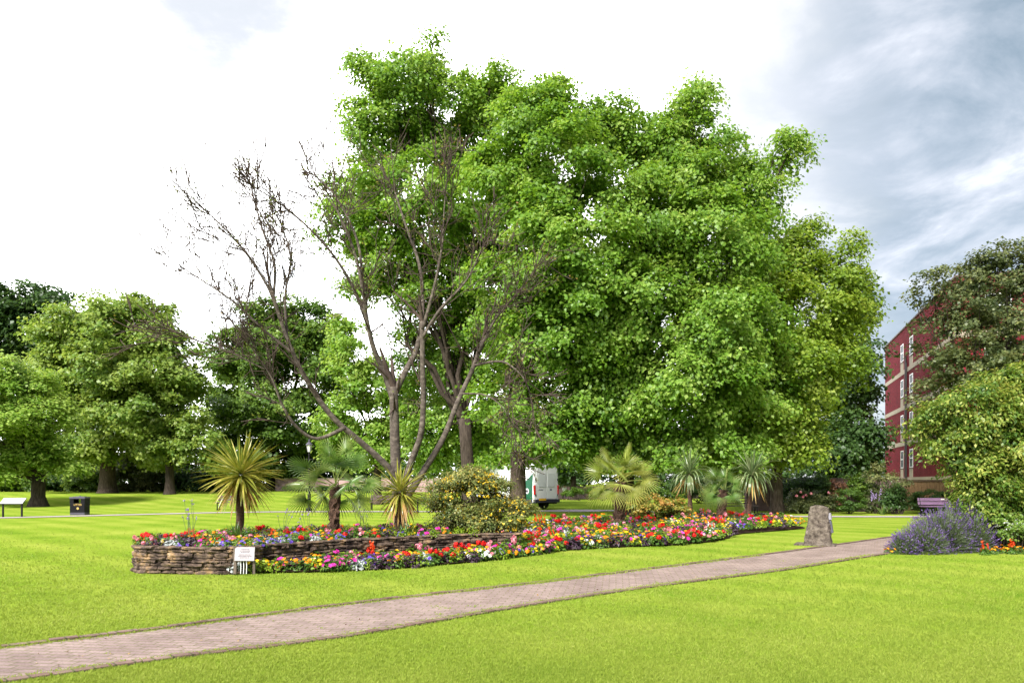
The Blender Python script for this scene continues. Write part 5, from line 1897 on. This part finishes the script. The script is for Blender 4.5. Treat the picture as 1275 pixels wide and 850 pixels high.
van = thing('delivery_van', 'white high roof delivery van with green side panel parked behind the thick trunk', 'van', (float(vg[0]) - 0.1, float(vg[1]) + 0.6, 0.0), R(41))
VW = [(0.42, 0.97), (0.70, 1.0), (1.1, 1.01), (1.6, 0.985), (2.1, 0.95), (2.4, 0.91), (2.58, 0.86), (2.67, 0.74), (2.70, 0.35)]


def sect(y, sx, zs, dz=0):
    r_ = [(-w_ * sx, y, 0.42 + (z_ - 0.42) * zs + dz) for z_, w_ in VW]
    return r_ + [(-x, y, z_) for x, y, z_ in reversed(r_)]


secs = [sect(0.0, 0.96, 0.985), sect(0.05, 0.995, 1.0), sect(1.5, 1.0, 1.0), sect(3.6, 1.0, 1.0), sect(3.95, 0.99, 0.985), sect(4.5, 0.97, 0.75), sect(4.85, 0.95, 0.5), sect(5.5, 0.9, 0.36), sect(5.75, 0.8, 0.25)]
mb = MB()
n = len(secs[0])
vs = [p for s_ in secs for p in s_]
fs = [(i * n + j, (i + 1) * n + j, (i + 1) * n + (j + 1) % n, i * n + (j + 1) % n) for i in range(len(secs) - 1) for j in range(n)]
fs += [tuple(range(n)), tuple(range((len(secs) - 1) * n + n - 1, (len(secs) - 1) * n - 1, -1))]
mb.add(vs, fs)
mb.build('body', M['vanwhite'], van)


def side_x(z_):
    zz_ = [a for a, _ in VW]
    return float(np.interp(z_, zz_, [b for _, b in VW]))


for s_ in (-1, 1):
    mb = MB()
    prof = [(0.012 * s_, 0.62), (0.80 * s_, 0.62), (0.88 * s_, 0.9), (0.85 * s_, 1.7), (0.80 * s_, 2.25), (0.66 * s_, 2.52), (0.012 * s_, 2.56)]
    k = len(prof)
    mb.add([(x, -0.028, z_) for x, z_ in prof] + [(x, 0.01, z_) for x, z_ in prof], [tuple(range(k)), tuple(range(2 * k - 1, k - 1, -1))] + [(i, i + k, (i + 1) % k + k, (i + 1) % k) for i in range(k)])
    dr = mb.build('rear_door', M['vanwhite'], van, bevel=0.012)
    mb = MB()
    prof = [(0.07 * s_, 1.32), (0.60 * s_, 1.32), (0.70 * s_, 1.42), (0.71 * s_, 1.9), (0.66 * s_, 2.12), (0.07 * s_, 2.14)]
    k = len(prof)
    mb.add([(x, -0.045, z_) for x, z_ in prof] + [(x, -0.02, z_) for x, z_ in prof], [tuple(range(k)), tuple(range(2 * k - 1, k - 1, -1))] + [(i, i + k, (i + 1) % k + k, (i + 1) % k) for i in range(k)])
    mb.build('blank_window', M['vanpanel'], dr, bevel=0.008)
    mb = MB()
    mb.box((0.935 * s_, 0.005, 1.15), (0.12, 0.10, 0.56), 0, Matrix.Rotation(R(3 * s_), 3, 'Y'))
    mb.build('tail_light', M['red_lens'], van, bevel=0.02)
    for zh in (1.75, 0.85):
        mb = MB()
        mb.box((0.875 * s_, -0.03, zh), (0.05, 0.05, 0.12))
        mb.build('hinge', M['bingrey'], van)
    for yw in (1.15, 4.75):
        mb = MB()
        ring = [(0.345, -0.13), (0.35, -0.08), (0.35, 0.08), (0.345, 0.13), (0.22, 0.13), (0.22, -0.13)]
        mb.lathe((0, 0, 0), ring, 24)
        wh = mb.build('wheel', M['tyre'], van, smooth=False)
        wh.rotation_euler = (0, R(90), 0)
        wh.location = (0.86 * s_, yw, 0.35)
        mb = MB()
        mb.lathe((0, 0, 0), [(0.215, -0.08 * s_ - 0.02), (0.2, 0.09 * s_), (0.07, 0.06 * s_), (0.06, 0.1 * s_), (0.0, 0.1 * s_)], 18)
        mb.build('rim', M['rim'], wh)
mb = MB()
mb.box((0, -0.03, 0.50), (2.0, 0.2, 0.2))
mb.box((0, -0.16, 0.44), (1.5, 0.14, 0.05))
mb.build('rear_bumper', M['vandark'], van, bevel=0.03)
mb = MB()
mb.box((-0.42, -0.142, 0.60), (0.54, 0.014, 0.13))
pl8 = mb.build('number_plate', M['plate_y'], van)
for s_ in (-1, 1):
    mb = MB()
    mb.box((0.995 * s_, 2.3, 0.45), (0.05, 4.3, 0.28))
    mb.build('side_skirt', M['vandark'], van, bevel=0.01)
# green swoosh on the left side, following the side's curve
mb = MB()
ny = 18
vs = []
for i in range(ny + 1):
    y = 0.12 + i * 0.085
    ztop = 0.62 + 1.5 * (1 - i / ny) ** 0.75
    for j in range(9):
        z_ = 0.60 + (ztop - 0.60) * j / 8
        vs.append((-side_x(z_) - 0.006, y, z_))
mb.add(vs, [(i * 9 + j, i * 9 + j + 1, (i + 1) * 9 + j + 1, (i + 1) * 9 + j) for i in range(ny) for j in range(8)])
mb.build('green_graphic', M['vangreen'], van)
mb = MB()
mb.lathe((0, 0, 0), [(0.16, 0), (0.16, 0.005), (0.0, 0.006)], 20)
bdg = mb.build('badge', M['white_paint'], van)
bdg.location = (-1.02, 0.55, 1.08)
bdg.rotation_euler = (0, R(-90), 0)
mb = MB()
mb.lathe((0, 0, 0), [(0.085, 0), (0.085, 0.004), (0.0, 0.005)], 16)
b2 = mb.build('badge_centre', M['bingrey'], bdg)
b2.location = (0, 0, 0.006)
mb = MB()
mb.lathe((0, 0, 0), [(0.085, 0), (0.08, 0.01), (0.0, 0.012)], 18)
ov = mb.build('emblem', flat_mat('oval_badge', (0.03, 0.04, 0.12), rough=0.3), van)
ov.location = (0.34, -0.028, 1.16)
ov.rotation_euler = (R(90), 0, 0)
ov.scale = (1.0, 0.5, 1.0)
mb = MB()
for x in np.linspace(-0.62, -0.3, 7):
    mb.box((x, -0.031, 1.16), (0.033, 0.006, 0.05))
mb.build('lettering', M['bingrey'], van)

# ------------------------------------------------------------------ car far behind
cg = (float((831 - 637.5) / F * 78), 78.0, float(gz(16.4, 78)))
car = thing('parked_car', 'white car parked far behind the shrubs under the broad sycamore', 'car', cg, R(70))
cs = [(-2.05, 0.80, 0.55, 0.80), (-1.9, 0.88, 0.40, 0.92), (-1.0, 0.90, 0.32, 0.98), (1.1, 0.90, 0.32, 0.95), (1.9, 0.86, 0.38, 0.82), (2.05, 0.78, 0.5, 0.72)]
mb = MB()
vs, fs = [], []
for x, hw, z0, z1 in cs:
    vs += [(x, -hw, z0), (x, hw, z0), (x, hw, z1 - 0.12), (x, hw * 0.92, z1), (x, -hw * 0.92, z1), (x, -hw, z1 - 0.12)]
for i in range(len(cs) - 1):
    for j in range(6):
        fs.append((i * 6 + j, i * 6 + (j + 1) % 6, (i + 1) * 6 + (j + 1) % 6, (i + 1) * 6 + j))
fs += [(5, 4, 3, 2, 1, 0), tuple(range(30, 36))]
mb.add(vs, fs)
mb.build('body', M['vanwhite'], car, bevel=0.04)
mb = MB()
mb.add([(-1.75, -0.80, 0.93), (-1.75, 0.80, 0.93), (1.05, 0.80, 0.95), (1.05, -0.80, 0.95), (-1.2, -0.64, 1.42), (-1.2, 0.64, 1.42), (0.35, 0.64, 1.42), (0.35, -0.64, 1.42)],
       [(0, 1, 5, 4), (1, 2, 6, 5), (2, 3, 7, 6), (3, 0, 4, 7), (3, 2, 1, 0)])
mb.build('windows', M['glass'], car)
mb = MB()
mb.add([(-1.25, -0.66, 1.41), (-1.25, 0.66, 1.41), (0.4, 0.66, 1.41), (0.4, -0.66, 1.41), (-1.1, -0.6, 1.49), (-1.1, 0.6, 1.49), (0.2, 0.6, 1.49), (0.2, -0.6, 1.49)], [(0, 1, 5, 4), (1, 2, 6, 5), (2, 3, 7, 6), (3, 0, 4, 7), (4, 5, 6, 7), (3, 2, 1, 0)])
mb.build('roof', M['vanwhite'], car, bevel=0.03)
for sx in (-1.3, 1.3):
    for sy in (-1, 1):
        mb = MB()
        mb.lathe((0, 0, 0), [(0.31, -0.1), (0.31, 0.1), (0.18, 0.11), (0.18, -0.11)], 18)
        wh = mb.build('wheel', M['tyre'], car)
        wh.rotation_euler = (R(90), 0, 0)
        wh.location = (sx, sy * 0.8, 0.31)

# ------------------------------------------------------------------ walking person
PYd = 84.0
pxw = float((703 - 637.5) / F * PYd)
pz = float(gz(pxw, PYd))
pr = thing('person', 'person in a white top and dark trousers walking on the far lawn by the van', 'person', (pxw, PYd, pz), R(200))


def skin(name, pts, edges, radii, mat, parent, sub=2):
    me_ = bpy.data.meshes.new(name)
    me_.from_pydata(pts, edges, [])
    me_.materials.append(mat)
    o = link(name, me_, parent)
    md = o.modifiers.new('skin', 'SKIN')
    md.use_smooth_shade = True
    for i, r_ in enumerate(radii):
        me_.skin_vertices[0].data[i].radius = r_ if hasattr(r_, '__len__') else (r_, r_)
    me_.skin_vertices[0].data[0].use_root = True
    s2 = o.modifiers.new('sub', 'SUBSURF')
    s2.levels = sub
    s2.render_levels = sub
    return o


M['skin'] = flat_mat('skin', (0.42, 0.24, 0.17), rough=0.6)
M['shirt'] = flat_mat('white_shirt', (0.68, 0.68, 0.68), rough=0.8)
M['trousers'] = flat_mat('dark_trousers', (0.02, 0.02, 0.028), rough=0.85)
M['hair'] = flat_mat('dark_hair', (0.035, 0.02, 0.012), rough=0.6)
pts = [(0, 0, 0.92), (0, 0, 1.12), (0, -0.01, 1.32), (0, 0, 1.43), (0, 0.0, 1.50), (0, 0.015, 1.57), (0, 0.015, 1.66),
       (0.18, 0, 1.38), (0.24, 0.06, 1.12), (0.22, 0.20, 0.92), (0.215, 0.24, 0.84), (-0.18, 0, 1.38), (-0.24, -0.08, 1.12), (-0.23, -0.02, 0.90), (-0.225, 0.03, 0.82),
       (0.09, 0, 0.86), (0.095, -0.13, 0.50), (0.095, -0.30, 0.13), (0.10, -0.20, 0.04), (-0.09, 0, 0.86), (-0.095, 0.16, 0.50), (-0.095, 0.22, 0.09), (-0.10, 0.34, 0.04)]
ed = [(0, 1), (1, 2), (2, 3), (3, 4), (4, 5), (5, 6), (2, 7), (7, 8), (8, 9), (9, 10), (2, 11), (11, 12), (12, 13), (13, 14), (0, 15), (15, 16), (16, 17), (17, 18), (0, 19), (19, 20), (20, 21), (21, 22)]
rad = [(0.15, 0.11), (0.135, 0.10), (0.155, 0.105), (0.07, 0.06), 0.05, (0.075, 0.09), (0.065, 0.08), 0.06, 0.045, 0.036, 0.03, 0.06, 0.045, 0.036, 0.03, 0.09, 0.065, 0.045, 0.04, 0.09, 0.065, 0.045, 0.04]
bodyo = skin('body', pts, ed, rad, M['skin'], pr)
up_ = [0, 1, 2, 7, 8, 11, 12, 9, 13]
idx = {a: i for i, a in enumerate(up_)}
skin('shirt', [pts[i] for i in up_], [(idx[a], idx[b]) for a, b in ed if a in idx and b in idx], [tuple(q + 0.02 for q in (rad[i] if hasattr(rad[i], '__len__') else (rad[i], rad[i]))) for i in up_], M['shirt'], pr)
lo_ = [0, 15, 16, 17, 19, 20, 21]
idx = {a: i for i, a in enumerate(lo_)}
skin('trousers', [pts[i] for i in lo_], [(idx[a], idx[b]) for a, b in ed if a in idx and b in idx], [tuple(q + 0.022 for q in (rad[i] if hasattr(rad[i], '__len__') else (rad[i], rad[i]))) for i in lo_], M['trousers'], pr)
mb = MB()
mb.lathe((0, -0.012, 1.60), [(0.098, -0.03), (0.105, 0.03), (0.095, 0.09), (0.06, 0.135), (0.0, 0.15)], 14)
mb.build('hair', M['hair'], pr, smooth=True)

# ------------------------------------------------------------------ grass blades and litter of leaves
rg = np.random.default_rng(200)
N = 150000
pyx = HZ + 50 + (272 - 50) * rg.random(N) ** 0.55
Yg = F * CAMH / (pyx - HZ)
Xg = (rg.uniform(-40, 1315, N) - 637.5) / F * Yg
ok = ~in_poly(Xg, Yg, PATH_POLY) & ~in_poly(Xg, Yg, LOWER_POLY) & ~in_poly(Xg, Yg, RIGHT_POLY) & ~in_poly(Xg, Yg, UPPER_POLY)
ok &= ~((Xg > 8.4) & (Xg < 13) & (Yg > 16.0))
wl_ = np.array([(p[0], p[1]) for p in wall_line])
near = np.ones(len(Xg), bool)
ok &= np.min(np.hypot(Xg[:, None] - wl_[None, ::3, 0], Yg[:, None] - wl_[None, ::3, 1]), axis=1) > 0.12
Xg, Yg = Xg[ok], Yg[ok]
# tufts creeping over the path's edges and a few in its joints
ex, ey = [], []
for line in (path_up, path_lo):
    L_ = np.array(smooth_curve(line, 10))
    for _ in range(5200):
        j = int(rg.integers(0, len(L_) - 1))
        q_ = L_[j] + (L_[j + 1] - L_[j]) * rg.random()
        if q_[1] > 16.2:
            continue
        ex.append(q_[0] + rg.normal(0, 0.045))
        ey.append(q_[1] + rg.normal(0, 0.045))
for _ in range(9000):
    u_, v2 = rg.random() * 0.6, rg.random()
    q_ = (path_up[0] + (path_up[-1] - path_up[0]) * u_) * v2 + (path_lo[0] + (path_lo[-1] - path_lo[0]) * u_) * (1 - v2)
    if mnoise.noise(Vector((q_[0] * 0.9, q_[1] * 0.9, 3.0))) + mnoise.noise(Vector((q_[0] * 5, q_[1] * 5, 1.0))) * 0.6 + (0.25 - v2) * 0.5 > 0.5:
        ex.append(q_[0])
        ey.append(q_[1])
Xg, Yg = np.concatenate([Xg, ex]), np.concatenate([Yg, ey])
nb_ = 3
base_ = np.repeat(np.stack([Xg, Yg, np.zeros_like(Xg)], 1), nb_, 0)
n = len(base_)
sz = np.repeat(np.clip(Yg / 9.0, 0.75, 1.7), nb_)
base_[:, :2] += rg.normal(0, 0.014, (n, 2)) * sz[:, None]
az = rg.uniform(0, 2 * math.pi, n)
ln = rg.uniform(0.014, 0.034, n) * np.sqrt(sz)
lean = rg.uniform(0.15, 0.8, n)
tipv = base_ + np.stack([np.cos(az) * lean * ln, np.sin(az) * lean * ln, ln], 1)
midv = base_ + np.stack([np.cos(az) * lean * ln * 0.35, np.sin(az) * lean * ln * 0.35, ln * 0.6], 1)
sv = np.stack([-np.sin(az), np.cos(az), np.zeros(n)], 1) * (0.0032 * sz)[:, None]
V = np.stack([base_ - sv - np.array((0, 0, 0.004)), base_ + sv - np.array((0, 0, 0.004)), midv + sv * 0.8, tipv], 1)
big = np.array([mnoise.fractal(Vector((x * 0.35, y * 0.35, 0)), 1.0, 2.0, 4) for x, y in zip(Xg, Yg)]).repeat(3) * 0.17 + 0.04 * np.sin((base_[:, 1] * 0.739 - base_[:, 0] * 0.674) * 4.0)
M['grass'] = leaf_mat('grass_blade', (0.10, 0.175, 0.018), (0.215, 0.28, 0.038), (0.35, 0.36, 0.10), 0.3, rough=0.6, spec=0.1)
go = quads('grass', V, M['grass'], rg.normal(0.47, 0.10, n) + big * 0.8)
struct(go, 'stuff', 'short mown bright green grass of the lawn beside the brick path', 'grass')

M['deadleaf'] = leaf_mat('dead_leaf', (0.12, 0.06, 0.025), (0.24, 0.14, 0.05), (0.4, 0.3, 0.12), 0.1)
nl2 = 260
u = rg.random(nl2)
a_ = np.array([path_up[0] + (path_up[-1] - path_up[0]) * q for q in u])
b_2 = np.array([path_lo[0] + (path_lo[-1] - path_lo[0]) * q for q in u])
v_ = rg.beta(0.6, 0.6, nl2)[:, None]
c_ = a_ * (1 - v_) + b_2 * v_
c_[:, 2] = 0.018
c_[:, :2] += rg.normal(0, 0.25, (nl2, 2))
lo2 = quads('fallen_leaves', leaf_quads(c_, rand_dir(rg, nl2), nrm(np.array((0, 0, 1.0)) + rg.normal(0, 0.25, (nl2, 3))), rg.uniform(0.015, 0.045, nl2), rg.uniform(0.012, 0.03, nl2)), M['deadleaf'], rg.random(nl2))
struct(lo2, 'stuff', 'small dry leaves scattered over the brick path', 'leaves')

for o in bpy.data.objects:
    if '_o' in o:
        del o['_o']
print('quads', sum(len(m.polygons) for m in bpy.data.meshes))
